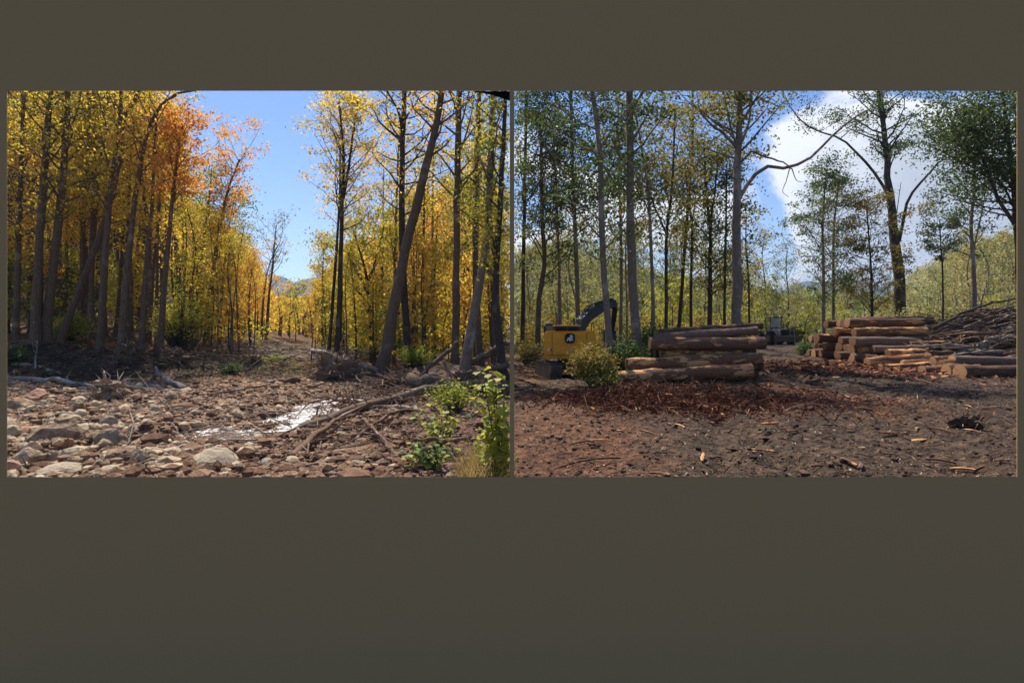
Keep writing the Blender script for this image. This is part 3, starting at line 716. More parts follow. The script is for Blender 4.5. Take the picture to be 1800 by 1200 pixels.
for k in range(105):
    px = rnd.uniform(-30, 885); Yt = rnd.uniform(33.5, 60)
    if 440 < px < 560 and Yt < 52: continue
    x = (px-900)/1000*Yt
    if x > -2.2: continue
    kind = rnd.randrange(4)
    zone = next(t for lim, t in ZONES_L if px < lim)
    place_proto(PS[kind], 'sapling', '%s understorey sapling %s' % (['yellow', 'yellow green', 'golden', 'dark green'][kind], zone), 'sapling', 'saplings of the left wood', x, Yt, rnd.uniform(.6, 1.15), rnd.uniform(0, 6.28))

# ------------------------------------------------------------------ RIGHT: key trees
YG = 'tall trees standing round the log yard'
key_r = [
 ('slim grey trunk rising right of the excavator bush', 25.5, [(1076, 652), (1068, 560), (1062, 490), (1056, 330), (1052, 240), (1040, 160), (1030, 40)], .17, .09, L_DKG, B_GRY, dict(cs=.35, nb=26, bl=3.0, nl=13), []),
 ('dark straight trunk with a reddened foot left of the front logs', 27.5, [(1124, 645), (1116, 560), (1109, 400), (1107, 165), (1106, 20)], .24, .15, L_DKG, B_GRY, dict(cs=.55, nb=18, bl=3.2, nl=12), []),
 ('slender pale trunk just behind the left end of the log stack', 33, [(1148, 620), (1147, 500), (1143, 400), (1139, 330), (1128, 260), (1116, 190)], .13, .05, L_OLV, B_GRY, dict(cs=.45, nb=20, bl=2.6, nl=9),
    [([(1143, 380), (1128, 340), (1112, 300)], .05, .02)]),
 ('thin dark tree forking in a narrow V behind the log stack', 34, [(1172, 610), (1171, 500), (1172, 410), (1180, 340), (1184, 280), (1186, 200)], .12, .05, L_OLV, B_DRK, dict(cs=.5, nb=20, bl=2.6, nl=10),
    [([(1171, 410), (1158, 380), (1146, 350), (1135, 300)], .07, .03)]),
 ('pair stem with olive leaves behind the middle of the log stack', 38, [(1214, 600), (1215, 480), (1216, 400), (1208, 330), (1202, 280)], .12, .05, L_OLV, B_DRK, dict(cs=.4, nb=22, bl=2.8, nl=11),
    [([(1216, 400), (1222, 350), (1228, 300)], .06, .03)]),
 ('forked tree in yellow green leaf just left of the big grey trunk', 36, [(1246, 600), (1248, 480), (1248, 400), (1241, 330), (1238, 250)], .17, .05, L_OLV, B_DRK, dict(cs=.3, nb=28, bl=2.8, nl=15),
    [([(1248, 400), (1256, 340), (1262, 280)], .09, .03)]),
 ('big straight grey trunk with long bare limbs reaching right', 30, [(1294, 620), (1295, 480), (1295, 360), (1297, 265), (1300, 160), (1303, 30)], .29, .13, L_OLV, B_GRY, dict(cs=.66, nb=20, bl=3.0, nl=14, bare=(0, 1, 2, 3, 7)),
    [([(1299, 350), (1318, 318), (1345, 294), (1388, 295), (1432, 270), (1458, 243), (1492, 215), (1530, 190)], .12, .035),
     ([(1298, 288), (1312, 276), (1320, 266), (1345, 277), (1375, 284), (1392, 297)], .08, .03),
     ([(1388, 296), (1382, 318), (1376, 336), (1386, 346)], .03, .012), ([(1392, 296), (1400, 317), (1411, 320)], .03, .012),
     ([(1297, 262), (1272, 235), (1245, 215), (1228, 190)], .10, .03), ([(1297, 262), (1282, 215), (1272, 160)], .08, .03), ([(1298, 262), (1316, 215), (1322, 150)], .10, .04),
     ([(1297, 320), (1280, 305), (1262, 285)], .05, .02)]),
 ('old oak with two great spreading limbs above the right log stack', 52, [(1584, 590), (1579, 480), (1570, 400), (1562, 330), (1559, 280), (1552, 220), (1545, 160)], .56, .15, L_DKG, B_DRK, dict(bare=(1, 4), cs=.72, nb=24, bl=3.6, nl=17, shape='round'),
    [([(1562, 345), (1545, 315), (1522, 285), (1499, 262), (1478, 243), (1450, 236), (1420, 222), (1395, 195), (1378, 165)], .14, .03),
     ([(1580, 425), (1588, 385), (1596, 350), (1618, 322), (1640, 298), (1655, 280), (1690, 274), (1740, 277)], .16, .05),
     ([(1655, 281), (1670, 262), (1690, 240)], .08, .03), ([(1563, 300), (1572, 275), (1590, 262)], .07, .03),
     ([(1572, 400), (1578, 360), (1584, 320)], .05, .02), ([(1478, 243), (1505, 220), (1530, 200)], .05, .02)]),
 ('tall airy tree in fresh green left of the old oak', 48, [(1447, 592), (1448, 500), (1446, 400), (1452, 300)], .17, .05, L_DKG, B_GRY, dict(cs=.28, nb=40, bl=3.2, nl=20, cr=.55, shape='round'), []),
 ('slim tree close beside the airy tree left of the old oak', 50, [(1463, 590), (1465, 500), (1466, 400), (1474, 325)], .17, .05, L_OLV, B_GRY, dict(cs=.35, nb=34, bl=3.0, nl=18, cr=.5, shape='round'), []),
 ('bushy olive tree touching the trunk of the old oak', 47, [(1533, 590), (1532, 500), (1528, 420), (1522, 360)], .15, .04, L_OLV, B_DRK, dict(cs=.25, nb=40, bl=2.9, nl=22, cr=.55, shape='round'), []),
 ('small dark tree with a flat umbrella crown right of the oak', 46, [(1658, 590), (1657, 480), (1653, 420), (1652, 385)], .10, .04, L_DKG, B_DRK, dict(cs=.66, nb=18, bl=2.1, nl=22, cr=.4, shape='top', up=.45), []),
 ('tall two stemmed grey tree left of the dark green crown', 42, [(1712, 590), (1712, 480), (1707, 400), (1712, 330), (1716, 260)], .19, .06, L_DKG, B_GRY, dict(cs=.4, nb=22, bl=2.8, nl=11),
    [([(1710, 440), (1722, 390), (1734, 330)], .08, .03)]),
 ('tree with a massive dark green crown at the outer edge', 34, [(1797, 620), (1792, 480), (1782, 330), (1770, 230), (1760, 150)], .24, .08, L_DKG, B_DRK, dict(cs=.5, nb=44, bl=4.2, nl=20, cr=.85, clusters=4, shape='round', up=.3),
    [([(1788, 400), (1755, 350), (1735, 300), (1715, 250), (1700, 200)], .12, .04), ([(1785, 370), (1765, 330), (1745, 300)], .08, .03), ([(1780, 330), (1730, 270), (1690, 235)], .08, .03)]),
 ('dark leaning trunk behind the excavator', 37, [(944, 625), (948, 520), (957, 470), (953, 380), (952, 300), (950, 200)], .2, .08, L_DKG, B_BRN, dict(cs=.3, nb=30, bl=3.2, nl=14), []),
 ('evergreen dark tree filling the upper inner corner', 39, [(918, 640), (920, 480), (922, 330), (925, 200), (925, 60)], .16, .08, L_DKG, B_DRK, dict(cs=.4, nb=40, bl=3.6, nl=24, cr=.7), []),
 ('dark green tree with dense drooping sprays behind the slim trunk', 37, [(1018, 625), (1014, 480), (1008, 330), (1004, 200), (1000, 60)], .17, .08, L_DKG, B_GRY, dict(cs=.42, nb=44, bl=3.8, nl=26, cr=.7, up=.3), []),
 ('tree in yellowing leaf with dense twigs between two dark trunks', 39, [(1190, 605), (1200, 480), (1212, 330), (1218, 220), (1215, 100)], .14, .06, L_OLV, B_DRK, dict(cs=.45, nb=30, bl=3.4, nl=14), []),
 ('slim sapling with drooping dark sprays left of the big grey trunk', 35, [(1274, 612), (1274, 500), (1276, 400), (1277, 300)], .10, .04, L_DKG, B_DRK, dict(cs=.35, nb=24, bl=1.7, nl=10, up=.1), []),
 ('thin dark tree just right of the big grey trunk', 40, [(1318, 600), (1316, 500), (1311, 430), (1312, 380)], .10, .03, L_OLV, B_DRK, dict(cs=.35, nb=24, bl=2.4, nl=8), []),
 ('small reddish brown tree near the parked tractor', 72, [(1385, 590), (1386, 520), (1382, 480), (1384, 440)], .12, .04, L_OLV, B_DRK, dict(cs=.25, nb=26, bl=2.8, nl=8), []),
 ('small pale tree between the grey trunk and the tractor', 72, [(1340, 590), (1346, 520), (1340, 450), (1346, 410)], .12, .04, L_OLV, B_GRY, dict(cs=.25, nb=26, bl=2.8, nl=8), []),
 ('tree with crown high above the excavator, partly yellow', 42, [(985, 612), (983, 500), (980, 400), (976, 300), (972, 220)], .15, .06, L_OLV, B_GRY, dict(cs=.4, nb=28, bl=3.2, nl=11), []),
 ('dark tree carrying olive sprays over the first log stack', 43, [(1090, 610), (1092, 480), (1090, 360), (1088, 250), (1086, 180)], .15, .06, L_OLV, B_GRY, dict(cs=.35, nb=28, bl=3.0, nl=10), []),
]
for i, (lab, Y, px, r0, r1, lf, bk, kw, lb) in enumerate(key_r):
    k = dict(cr=.55, clusters=3, up=.6); k.update(kw)
    if px[0][0] < 1240: k['nl'] = int(k.get('nl', 14)*1.45)
    limbs = [([at(a, b, Y-.12*j) for j, (a, b) in enumerate(q)], s, e) for q, s, e in lb]
    make_tree('yard_tree', lab, 'tree', YG, T(Y, px), r0, r1, lf, bk, limbs=limbs, side=1, ls=.115, seed=90+i, **k)
kr = dict(cs=.3, nb=28, bl=2.6, nl=12, cr=.5, clusters=3, up=.8)
PR = [proto('r', 15, .14, L_OLV, B_GRY, .13, 21, **kr), proto('r', 13, .12, L_PGR, B_GRY, .13, 22, **kr), proto('r', 14, .12, L_DKG, B_DRK, .13, 23, **kr), proto('r', 11, .10, L_PGR, B_GRY, .13, 24, **dict(kr, cs=.15)),
      proto('r', 6, .06, L_OLV, B_DRK, .12, 25, **SM), proto('r', 5, .05, L_YGR, B_DRK, .12, 26, **SM)]
hr_ = [15, 13, 14, 11, 6, 5]
names_r = ['grey trunked olive tree in the open wood behind the log yard', 'pale green slender tree in the open wood behind the log yard', 'dark green slender tree in the open wood behind the log yard', 'low branched pale green tree in the open wood behind the log yard',
           'olive sapling at the edge of the log yard', 'yellow green sapling at the edge of the log yard']
def top_r(px): return float(np.interp(px, [904, 950, 1000, 1100, 1200, 1280, 1330, 1390, 1420, 1500, 1560, 1600, 1640, 1700, 1790], [330, 330, 330, 340, 330, 400, 440, 500, 505, 470, 470, 510, 480, 400, 330]))
spots = []; cnt = 0
for k in range(3000):
    Yt = 42+58*rnd.random()
    px = rnd.uniform(912, 1840)
    if 1330 < px < 1640 and Yt < 62: continue
    if px > 1300 and Yt < 50: continue
    x = (px-900)/1000*Yt
    if x < 2.5 or any((x-a)**2+(Yt-b)**2 < 3.0**2 for a, b in spots): continue
    if 1560 < px < 1640 and rnd.random() < .6: continue
    spots.append((x, Yt))
    kind = rnd.choices(range(6), [3, 4, 2, 4, 3, 3])[0]
    z = Hs(x, Yt); room = EYE+(575-top_r(px))/1000*Yt-z
    sc = min(1.1, room/(hr_[kind]+1)*rnd.uniform(.65, 1.05))
    if sc < .25: continue
    zone = next(t for lim, t in [(1000, 'beyond the excavator'), (1130, 'between excavator and first stack'), (1340, 'behind the first log stack'), (1430, 'round the parked tractor'), (1650, 'behind the long right stack'), (9999, 'behind the brush pile')] if px < lim)
    place_proto(PR[kind], 'edge_tree', ['grey trunked olive tree', 'pale green slender tree', 'dark green slender tree', 'low branched pale green tree', 'olive sapling', 'yellow green sapling'][kind]+(' deep in the wood ' if Yt > 70 else ' ')+zone, 'tree', 'slender trees behind the log yard', x, Yt, sc, rnd.uniform(0, 6.28)); cnt += 1
    if cnt >= 130: break
print('right wood', cnt)
# ------------------------------------------------------------------ stones
def m_stone(name, stops, wet=None):
    m, n, out = mat(name)
    t = n.new('ShaderNodeTexCoord'); oi = n.new('ShaderNodeObjectInfo'); g = n.new('ShaderNodeNewGeometry')
    a = n.noise(g.outputs['Position'], 5, 6, .65); b = n.noise(g.outputs['Position'], 28, 4, .65)
    f = n.math('ADD', n.math('MULTIPLY', oi.outputs['Random'], .5), n.math('MULTIPLY', n.math('SUBTRACT', g.outputs['Random Per Island'], .1), .5))
    f = n.math('ADD', n.math('MULTIPLY_ADD', b, .25, f), n.math('MULTIPLY', n.math('SUBTRACT', a, .5), 1.5), clamp=True)
    bsdf(n, out, n.ramp(f, stops), .88, .2, n.math('MULTIPLY_ADD', b, .6, a), 1.0, .05)
    return m
S_TAN = m_stone('river_stone', [(.05, (.05, .03, .016)), (.35, (.15, .095, .055)), (.6, (.31, .21, .125)), (.85, (.52, .41, .27))])
S_GRY = m_stone('river_stone_grey', [(.05, (.07, .05, .03)), (.4, (.22, .165, .105)), (.8, (.42, .34, .235))])
S_YEL = m_stone('river_stone_ochre', [(.05, (.18, .12, .06)), (.4, (.42, .30, .16)), (.8, (.56, .44, .28))])
S_RED = m_stone('river_stone_rust', [(.05, (.14, .07, .04)), (.4, (.32, .15, .08)), (.8, (.42, .24, .15))])
def ico(sub):
    bm = bmesh.new(); bmesh.ops.create_icosphere(bm, subdivisions=sub, radius=1)
    V = np.array([v.co[:] for v in bm.verts]); F = np.array([[v.index for v in f.verts] for f in bm.faces]); bm.free(); return V, F
ICO1, ICO2, ICO3 = ico(1), ico(2), ico(3)
def rock_verts(base, seed, planes=12, flat=.78, rough=.05):
    r = np.random.default_rng(seed); V = base.copy()
    for k in range(planes):
        n = r.normal(size=3); n /= np.linalg.norm(n); d = r.uniform(.52, .86)
        s = V@n; V -= np.outer(np.maximum(0, s-d), n)*.92
    nn = fbm(V[:, 0]+seed*3.1+V[:, 2]*.7, V[:, 1]-V[:, 2]*.9+seed, 2.0, 4, .6); V *= (1+.20*nn)[:, None]
    V += r.normal(0, rough, V.shape)*.4
    V *= np.array([r.uniform(.85, 1.25), r.uniform(.7, 1.0), flat*r.uniform(.8, 1.15)])
    return V
ROCKS = {}
for mi, mm in enumerate((S_TAN, S_GRY, S_YEL, S_RED)):
    ROCKS[mi] = [mesh_np('stone', rock_verts(ICO3[0] if s < 3 else ICO2[0], mi*20+s, rough=.02 if s < 3 else .04), ICO3[1] if s < 3 else ICO2[1], mm, False) for s in range(6)]
def stone(px, py_bottom, w_px, mi, label, cat='stone', group=None, v=None, sink=.25, Y=None, name='stone', hs=1.0):
    Y = Y or EYE/((py_bottom-575)/1000)*1.0
    x = (px-900)/1000*Y; r = w_px/2000*Y*1.2
    o = link(name, ROCKS[mi][v if v is not None else rnd.randrange(6)]); o.scale = (r, r*rnd.uniform(.8, 1.1), r*hs)
    o.rotation_euler = (rnd.uniform(-.2, .2), rnd.uniform(-.2, .2), rnd.uniform(0, 6.28))
    o.location = (x, Y, Hs(x, Y)+r*hs*.62*(.62-sink))
    tag(o, label, cat, group); return o
BG = 'large boulders in the river bed'
for px, py, wp, mi, lab, hs in [
    (133, 800, 66, 2, 'big ochre boulder with a flat top and a deep shadow on its right', 1.1), (200, 782, 54, 1, 'grey rounded boulder beside the amber pool', 1.1),
    (378, 815, 76, 1, 'largest grey boulder, flat topped, below the bend of the stream', .68), (80, 806, 44, 2, 'low pointed ochre boulder left of the big flat topped one', .8),
    (27, 815, 54, 1, 'tan grey boulder at the lower outer corner of the river bed', 1.1), (170, 721, 22, 2, 'pale yellow squarish block under the upturned root ball', 1.1),
    (138, 722, 30, 1, 'pale grey boulder left of the yellow squarish block', .9), (376, 746, 22, 3, 'dark rust brown boulder at the upper bank of the stream', 1.0),
    (122, 768, 50, 2, 'long tan slab lying behind the big ochre boulder', .8), (108, 830, 70, 1, 'pale flat slab in the bottom outer corner', .45),
    (250, 774, 20, 3, 'small bright rust coloured boulder beside the amber pool', 1.2), (360, 832, 34, 1, 'grey half buried boulder at the bottom edge below the largest one', .8),
    (300, 800, 46, 0, 'tan boulder between the amber pool and the largest grey one', .8), (170, 782, 34, 1, 'pale boulder wedged between the grey rounded and the ochre boulder', .9),
    (62, 706, 44, 3, 'dark brown boulder near the long pale driftwood', .7), (115, 745, 30, 0, 'tan boulder half way between driftwood and big ochre boulder', .8),
    (268, 815, 40, 0, 'flat tan boulder at the lower middle of the stones', .6), (468, 812, 26, 1, 'lone grey boulder near the front branch of the fallen limb', .8),
    (330, 755, 22, 0, 'rounded tan stone on the stream edge', .8), (230, 750, 26, 0, 'tan boulder above the amber pool', .7)]:
    stone(px, py, wp, mi, lab, 'boulder', BG, v=rnd.randrange(3), name='boulder', hs=hs)
kinds = ['tan', 'grey', 'ochre', 'rust brown']
n_st = 0; taken = []
while n_st < 290:
    py = 680+155*rnd.random()**.85; px = rnd.uniform(14, 640 if rnd.random() < .5 else 330)
    Y = EYE/((py-575)/1000); x = (px-900)/1000*Y
    d, wd = stream_d(np.array([x]), np.array([Y]))
    if Y > 24 or (px > 430 and rnd.random() < .5): continue
    wp = rnd.uniform(8, 26)*(.6+.8*(py-680)/150)*(1 if px < 330 else .7)
    if any(abs(a-px)+abs(b-py)*1.5 < .45*(wp+c) for a, b, c in taken): continue
    taken.append((px, py, wp))
    mi = rnd.choices(range(4), [5, 4, 3, 3])[0]
    wet = d[0] < wd[0]
    lab = '%s stone %s' % (kinds[mi], 'standing in the shallow stream' if wet else ('among the big boulders of the near river bed' if py > 760 and px < 330 else ('on the gravel beside the stream' if px >= 330 else 'on the rocky flat before the driftwood')))
    stone(px, py, wp*rnd.choice([.6, .8, 1, 1.3]), mi, lab, 'stone', 'stones scattered over the river bed'); n_st += 1
def scatter(name, label, N, xyfun, sizefun, matl, base='rock', H0=None, col=None, lift=0.0):
    x, y = xyfun(N); n = len(x); s = sizefun(n, x, y)
    z = H(x, y)
    if base == 'cob':
        B, Fb = ICO2; pr = np.stack([rock_verts(B, 900+q, 10, .8, .03) for q in range(12)]); P = pr[rng.integers(0, 12, n)]*s[:, None, None]; a = rng.uniform(0, 6.28, n)
        c, q = np.cos(a)[:, None], np.sin(a)[:, None]; P = np.stack([P[..., 0]*c-P[..., 1]*q, P[..., 0]*q+P[..., 1]*c, P[..., 2]], 2)+np.stack([x, y, z+s*.02], 1)[:, None]
        F = (Fb[None]+(np.arange(n)*len(B))[:, None, None]).reshape(-1, 3)
    elif base == 'rock':
        B, Fb = ICO1[0][:12]*1.0, None
        bm = bmesh.new(); bmesh.ops.create_icosphere(bm, subdivisions=1, radius=1); B = np.array([v.co[:] for v in bm.verts]); Fb = np.array([[v.index for v in f.verts] for f in bm.faces]); bm.free()
        if len(B) > 12:
            B, Fb = ICO1
        P = B[None]*(1+rng.uniform(-.32, .25, (n, len(B), 1)))*np.stack([rng.uniform(.8, 1.3, n), rng.uniform(.7, 1, n), rng.uniform(.45, .8, n)], 1)[:, None]*s[:, None, None]
        a = rng.uniform(0, 6.28, n)
        c, q = np.cos(a)[:, None], np.sin(a)[:, None]
        P = np.stack([P[..., 0]*c-P[..., 1]*q, P[..., 0]*q+P[..., 1]*c, P[..., 2]], 2)
        P += np.stack([x, y, z+s*.2], 1)[:, None]
        F = (Fb[None]+(np.arange(n)*len(B))[:, None, None]).reshape(-1, 3)
    elif base == 'strip':
        B = np.array([(-1, -.05, 0), (-.3, .12, .06), (.5, .10, .10), (1, -.03, .0), (.4, -.12, .10), (-.5, -.10, .06)]); B = np.concatenate([B, B*[.95, .9, 1]+[0, 0, -.07]])
        Fb = np.array([(0, 5, 4, 3), (0, 3, 2, 1), (6, 7, 8, 9), (6, 9, 10, 11)]+[(i, (i+1) % 6, 6+(i+1) % 6, 6+i) for i in range(6)])
        P = B[None]*(1+rng.uniform(-.4, .4, (n, 12, 1)))*np.stack([rng.uniform(.6, 3.2, n), rng.uniform(.5, 1.6, n), rng.uniform(.5, 3, n)], 1)[:, None]*s[:, None, None]
        a = rng.uniform(0, 6.28, n); b = rng.normal(0, .45, n); X, Y, Z = P[..., 0], P[..., 1], P[..., 2]
        cb, sb = np.cos(b)[:, None], np.sin(b)[:, None]; X, Z = X*cb-Z*sb, X*sb+Z*cb
        ca, sa = np.cos(a)[:, None], np.sin(a)[:, None]; X, Y = X*ca-Y*sa, X*sa+Y*ca
        P = np.stack([X, Y, Z], 2)+np.stack([x, y, z+s*.2+lift*rng.random(n)], 1)[:, None]
        F = (Fb[None]+(np.arange(n)*12)[:, None, None]).reshape(-1, 4)
    else:   # chips: thin warped flakes, 6 vertices
        B = np.array([(-1, -.1, 0), (-.3, .28, .05), (.6, .2, .02), (1, -.05, 0), (.4, -.26, .05), (-.5, -.22, .03)])
        B = np.concatenate([B, B*[.9, .9, 1]+[0, 0, -.09]])
        Fb = [(0, 5, 4, 3), (0, 3, 2, 1), (6, 7, 8, 9), (6, 9, 10, 11)]+[(i, (i+1) % 6, 6+(i+1) % 6, 6+i) for i in range(6)]
        Fb = np.array(Fb)
        P = B[None]*(1+rng.uniform(-.35, .35, (n, 12, 1)))*np.stack([rng.uniform(.6, 1.6, n), rng.uniform(.5, 1.4, n), rng.uniform(.8, 2, n)], 1)[:, None]*s[:, None, None]
        a = rng.uniform(0, 6.28, n); b = rng.normal(0, .35, n); g = rng.normal(0, .6, n)
        X, Y, Z = P[..., 0], P[..., 1], P[..., 2]
        cg, sg = np.cos(g)[:, None], np.sin(g)[:, None]; Y, Z = Y*cg-Z*sg, Y*sg+Z*cg
        cb, sb = np.cos(b)[:, None], np.sin(b)[:, None]; X, Z = X*cb-Z*sb, X*sb+Z*cb
        ca, sa = np.cos(a)[:, None], np.sin(a)[:, None]; X, Y = X*ca-Y*sa, X*sa+Y*ca
        P = np.stack([X, Y, Z], 2)+np.stack([x, y, z+s*.12+lift*rng.random(n)], 1)[:, None]
        F = (Fb[None]+(np.arange(n)*12)[:, None, None]).reshape(-1, 4)
    o = link(name, mesh_np(name, P.reshape(-1, 3), F, matl)); tag(o, label, name.replace('_', ' '), kind='stuff'); return o
def uni(px0, px1, y0, y1, g=1.0, cond=None):
    def f(N):
        Y = y0+(y1-y0)*rng.random(N)**g; x = (rng.uniform(px0, px1, N)-900)/1000*Y
        k = np.abs(x) > .03+.002*Y
        if cond is not None: k &= cond(x, Y)
        return x[k], Y[k]
    return f
scatter('gravel', 'tan and rust gravel covering the river bed', 14000, uni(-20, 700, 8.2, 26, 1.5), lambda n, x, y: np.abs(rng.gamma(1.7, .021, n))+.01, m_stone('gravel', [(.05, (.065, .036, .02)), (.35, (.22, .13, .072)), (.6, (.37, .255, .155)), (.85, (.54, .43, .30))]))
scatter('cobbles', 'tan and grey cobbles heaped between the boulders of the near river bed', 430, uni(-20, 430, 8.6, 18, 1.1), lambda n, x, y: rng.gamma(1.9, .038, n)+.02, S_TAN, 'cob')
scatter('mud_clods', 'reddish brown clods of silt between the stones of the river bed', 5000, uni(60, 720, 8.3, 24, 1.3), lambda n, x, y: rng.gamma(1.8, .028, n)+.012, m_stone('silt_clod', [(.05, (.05, .024, .012)), (.5, (.16, .082, .045)), (.9, (.30, .18, .11))]))
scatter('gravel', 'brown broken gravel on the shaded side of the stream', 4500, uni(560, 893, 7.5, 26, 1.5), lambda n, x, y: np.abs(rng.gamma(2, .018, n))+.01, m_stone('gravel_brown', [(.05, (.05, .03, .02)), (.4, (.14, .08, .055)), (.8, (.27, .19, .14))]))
def m_chip(name, stops):
    m, n, out = mat(name)
    g = n.new('ShaderNodeNewGeometry'); a = n.noise(g.outputs['Position'], 30, 3, .6)
    f = n.math('MULTIPLY_ADD', n.math('SUBTRACT', a, .5), .3, g.outputs['Random Per Island'])
    bsdf(n, out, n.ramp(f, stops), .9, .2); return m
CH_MIX = m_chip('chips_mixed', [(.0, (.03, .018, .012)), (.45, (.10, .055, .033)), (.7, (.22, .115, .06)), (.85, (.40, .24, .13)), (.95, (.68, .52, .35))])
CH_RED = m_chip('chips_red', [(.0, (.03, .012, .007)), (.45, (.13, .044, .022)), (.75, (.28, .105, .05)), (.95, (.46, .25, .13))])
CH_LEAF = m_chip('leaf_litter', [(.0, (.05, .025, .015)), (.4, (.18, .08, .03)), (.7, (.34, .17, .05)), (.95, (.45, .32, .12))])
CH_DRK = m_chip('chips_dark', [(.0, (.02, .013, .009)), (.5, (.06, .038, .024)), (1, (.15, .09, .055))])
scatter('wood_chips', 'brown and pale wood chips trodden into the log yard', 30000, uni(902, 1810, 8.2, 42, 1.6), lambda n, x, y: np.abs(rng.gamma(1.5, .0075, n))*(1+y*.03)+.007, CH_MIX, 'chip')
scatter('dark_clods', 'dark clods and crumbs of soil on the log yard', 7000, uni(902, 1810, 8.2, 30, 1.5), lambda n, x, y: np.abs(rng.gamma(1.6, .008, n))*(1+y*.03)+.005, CH_DRK, 'rock')
def heap(cx, cy, rx, ry):
    def f(N):
        x = cx+rng.normal(0, rx, N); y = cy+rng.normal(0, ry, N); k = (x > .1) & (y > 9) & (x > .0042*y+.2); return x[k], y[k]
    return f
scatter('bark_heap', 'heap of torn reddish bark strips in front of the first log stack', 15000, heap(4.7, 17.4, 1.5, 1.15), lambda n, x, y: np.minimum(rng.gamma(2.4, .02, n)+.012, .10), CH_RED, 'strip', lift=.22)
scatter('bark_heap', 'reddish bark litter reaching from the heap toward the log stacks', 7000, heap(7.5, 20, 2.6, 2.6), lambda n, x, y: rng.gamma(2.2, .016, n)+.01, CH_RED, 'strip', lift=.06)
scatter('bark_heap', 'bark litter round the right log stack', 5000, heap(21, 33, 5, 3.5), lambda n, x, y: rng.gamma(2.5, .035, n)+.03, CH_RED, 'chip', lift=.08)
scatter('leaf_litter', 'brown fallen leaves along the dark bank', 7000, uni(-20, 560, 25, 37, 1, None), lambda n, x, y: rng.uniform(.04, .10, n), CH_LEAF, 'chip', lift=.05)
scatter('leaf_litter', 'reddish fallen leaves and bits on the near bank below the fallen limb', 5000, uni(600, 893, 8, 22, 1.3), lambda n, x, y: rng.uniform(.02, .055, n), CH_LEAF, 'chip', lift=.04)

# ------------------------------------------------------------------ dead wood in the river bed
def snag(name, label, cat, pts, r0, r1, m, group=None, twigs=0, tl=.8, seed=0, jit=.10, roots=0):
    """pts: world points of a lying or leaning trunk; origin at the first"""
    r_ = random.Random(seed); P = smooth_poly(pts, 14)
    P = P+np.array([[r_.gauss(0, r0*.25) for _ in range(3)] for _ in range(14)])
    base = np.array(tuple(pts[0])); root = empty(name, tuple(base)); tag(root, label, cat, group)
    rad = np.linspace(r0, r1, 14)
    Pc = np.concatenate([P[:1]-(P[1]-P[0])*.02, P, P[-1:]+(P[-1]-P[-2])*.02]); rc = np.concatenate([[.004], rad, [.004]])
    V1, F1 = tubes([(Pc, rc)], 9, jit); link('trunk', mesh_np('trunk', V1-base, F1, m, True), root)
    L = []
    for k in range(twigs):
        t = .2+.8*r_.random(); p = lerp_poly(P, t); d = np.array([r_.gauss(0, 1), r_.gauss(0, 1), abs(r_.gauss(.3, .6))]); d += (P[-1]-P[0])/np.linalg.norm(P[-1]-P[0])*.9
        d /= np.linalg.norm(d); l = tl*r_.uniform(.4, 1.2); q = p+d*l*.5+np.array([r_.gauss(0, .06) for _ in range(3)]); e = q+d*l*.5+np.array([r_.gauss(0, .15) for _ in range(3)])
        L.append((np.array([p, q, e]), np.array([r0*.3, r0*.2, .006])))
    for k in range(roots):
        a = r_.uniform(0, 6.28); ax = (P[0]-P[1]); ax /= np.linalg.norm(ax); u = np.cross(ax, [0, 0, 1]); u /= np.linalg.norm(u)+1e-9; v = np.cross(ax, u)
        d = u*math.cos(a)+v*math.sin(a)+ax*r_.uniform(-.1, .8); l = r0*r_.uniform(2, 5)
        q = P[0]+d*l*.5; e = q+d*l*.5+np.array([r_.gauss(0, .1) for _ in range(3)])
        L.append((np.array([P[0], q, e]), np.array([r0*.5, r0*.28, .01])))
    if L:
        V2, F2 = tubes(L, 5); link('branches' if twigs else 'roots', mesh_np('branches', V2-base, F2, m, True), root)
    return root
def gp(px, Y, dz): p = gpt(px, Y); p.z += dz; return p
DG = 'driftwood on the river bed'
snag('driftwood', 'longest pale driftwood trunk across the outer river bed', 'driftwood', [gp(12, 24.2, .18), gp(90, 23.6, .15), gp(160, 23, .12), gp(240, 22.5, .12)], .13, .05, B_DEAD, DG, 3, .7, 1)
snag('driftwood', 'pale straight driftwood behind the upturned root ball', 'driftwood', [gp(205, 22.6, .1), gp(262, 22.9, .16), gp(318, 22.7, .08)], .09, .05, B_DEAD, DG, 0, .7, 2)
snag('driftwood', 'split driftwood plank leaning on the pale straight one', 'driftwood', [gp(322, 22.4, .05), gp(290, 23.2, .3), gp(272, 24, .75)], .13, .05, B_DEAD, DG, 4, .5, 3)
snag('driftwood', 'short pale driftwood piece below the straight one', 'driftwood', [gp(215, 21.4, .08), gp(270, 21.2, .1), gp(335, 21, .05)], .06, .03, B_DEAD, DG, 2, .5, 4)
snag('driftwood', 'thin brown driftwood lying toward the stream', 'driftwood', [gp(372, 19.6, .06), gp(420, 20.4, .1), gp(470, 21.6, .08)], .05, .03, B_SLASH, DG, 2, .5, 5)
snag('driftwood', 'short thick brown log end above the stream', 'driftwood', [gp(472, 23.6, .1), gp(500, 23.6, .12), gp(527, 23.8, .1)], .13, .11, B_SLASH, DG, 0, .5, 6)
snag('driftwood', 'pale forked branch standing up from the bank edge', 'driftwood', [gp(62, 27.5, -.1), gp(63, 27.5, .6), gp(66, 27.6, 1.35)], .05, .02, B_DEAD, DG, 4, .8, 7)
snag('driftwood', 'grey log lying along the dark bank', 'driftwood', [gp(10, 28, .1), gp(50, 28, .1), gp(105, 27.2, .1)], .12, .05, B_DEAD, DG, 2, .6, 8)
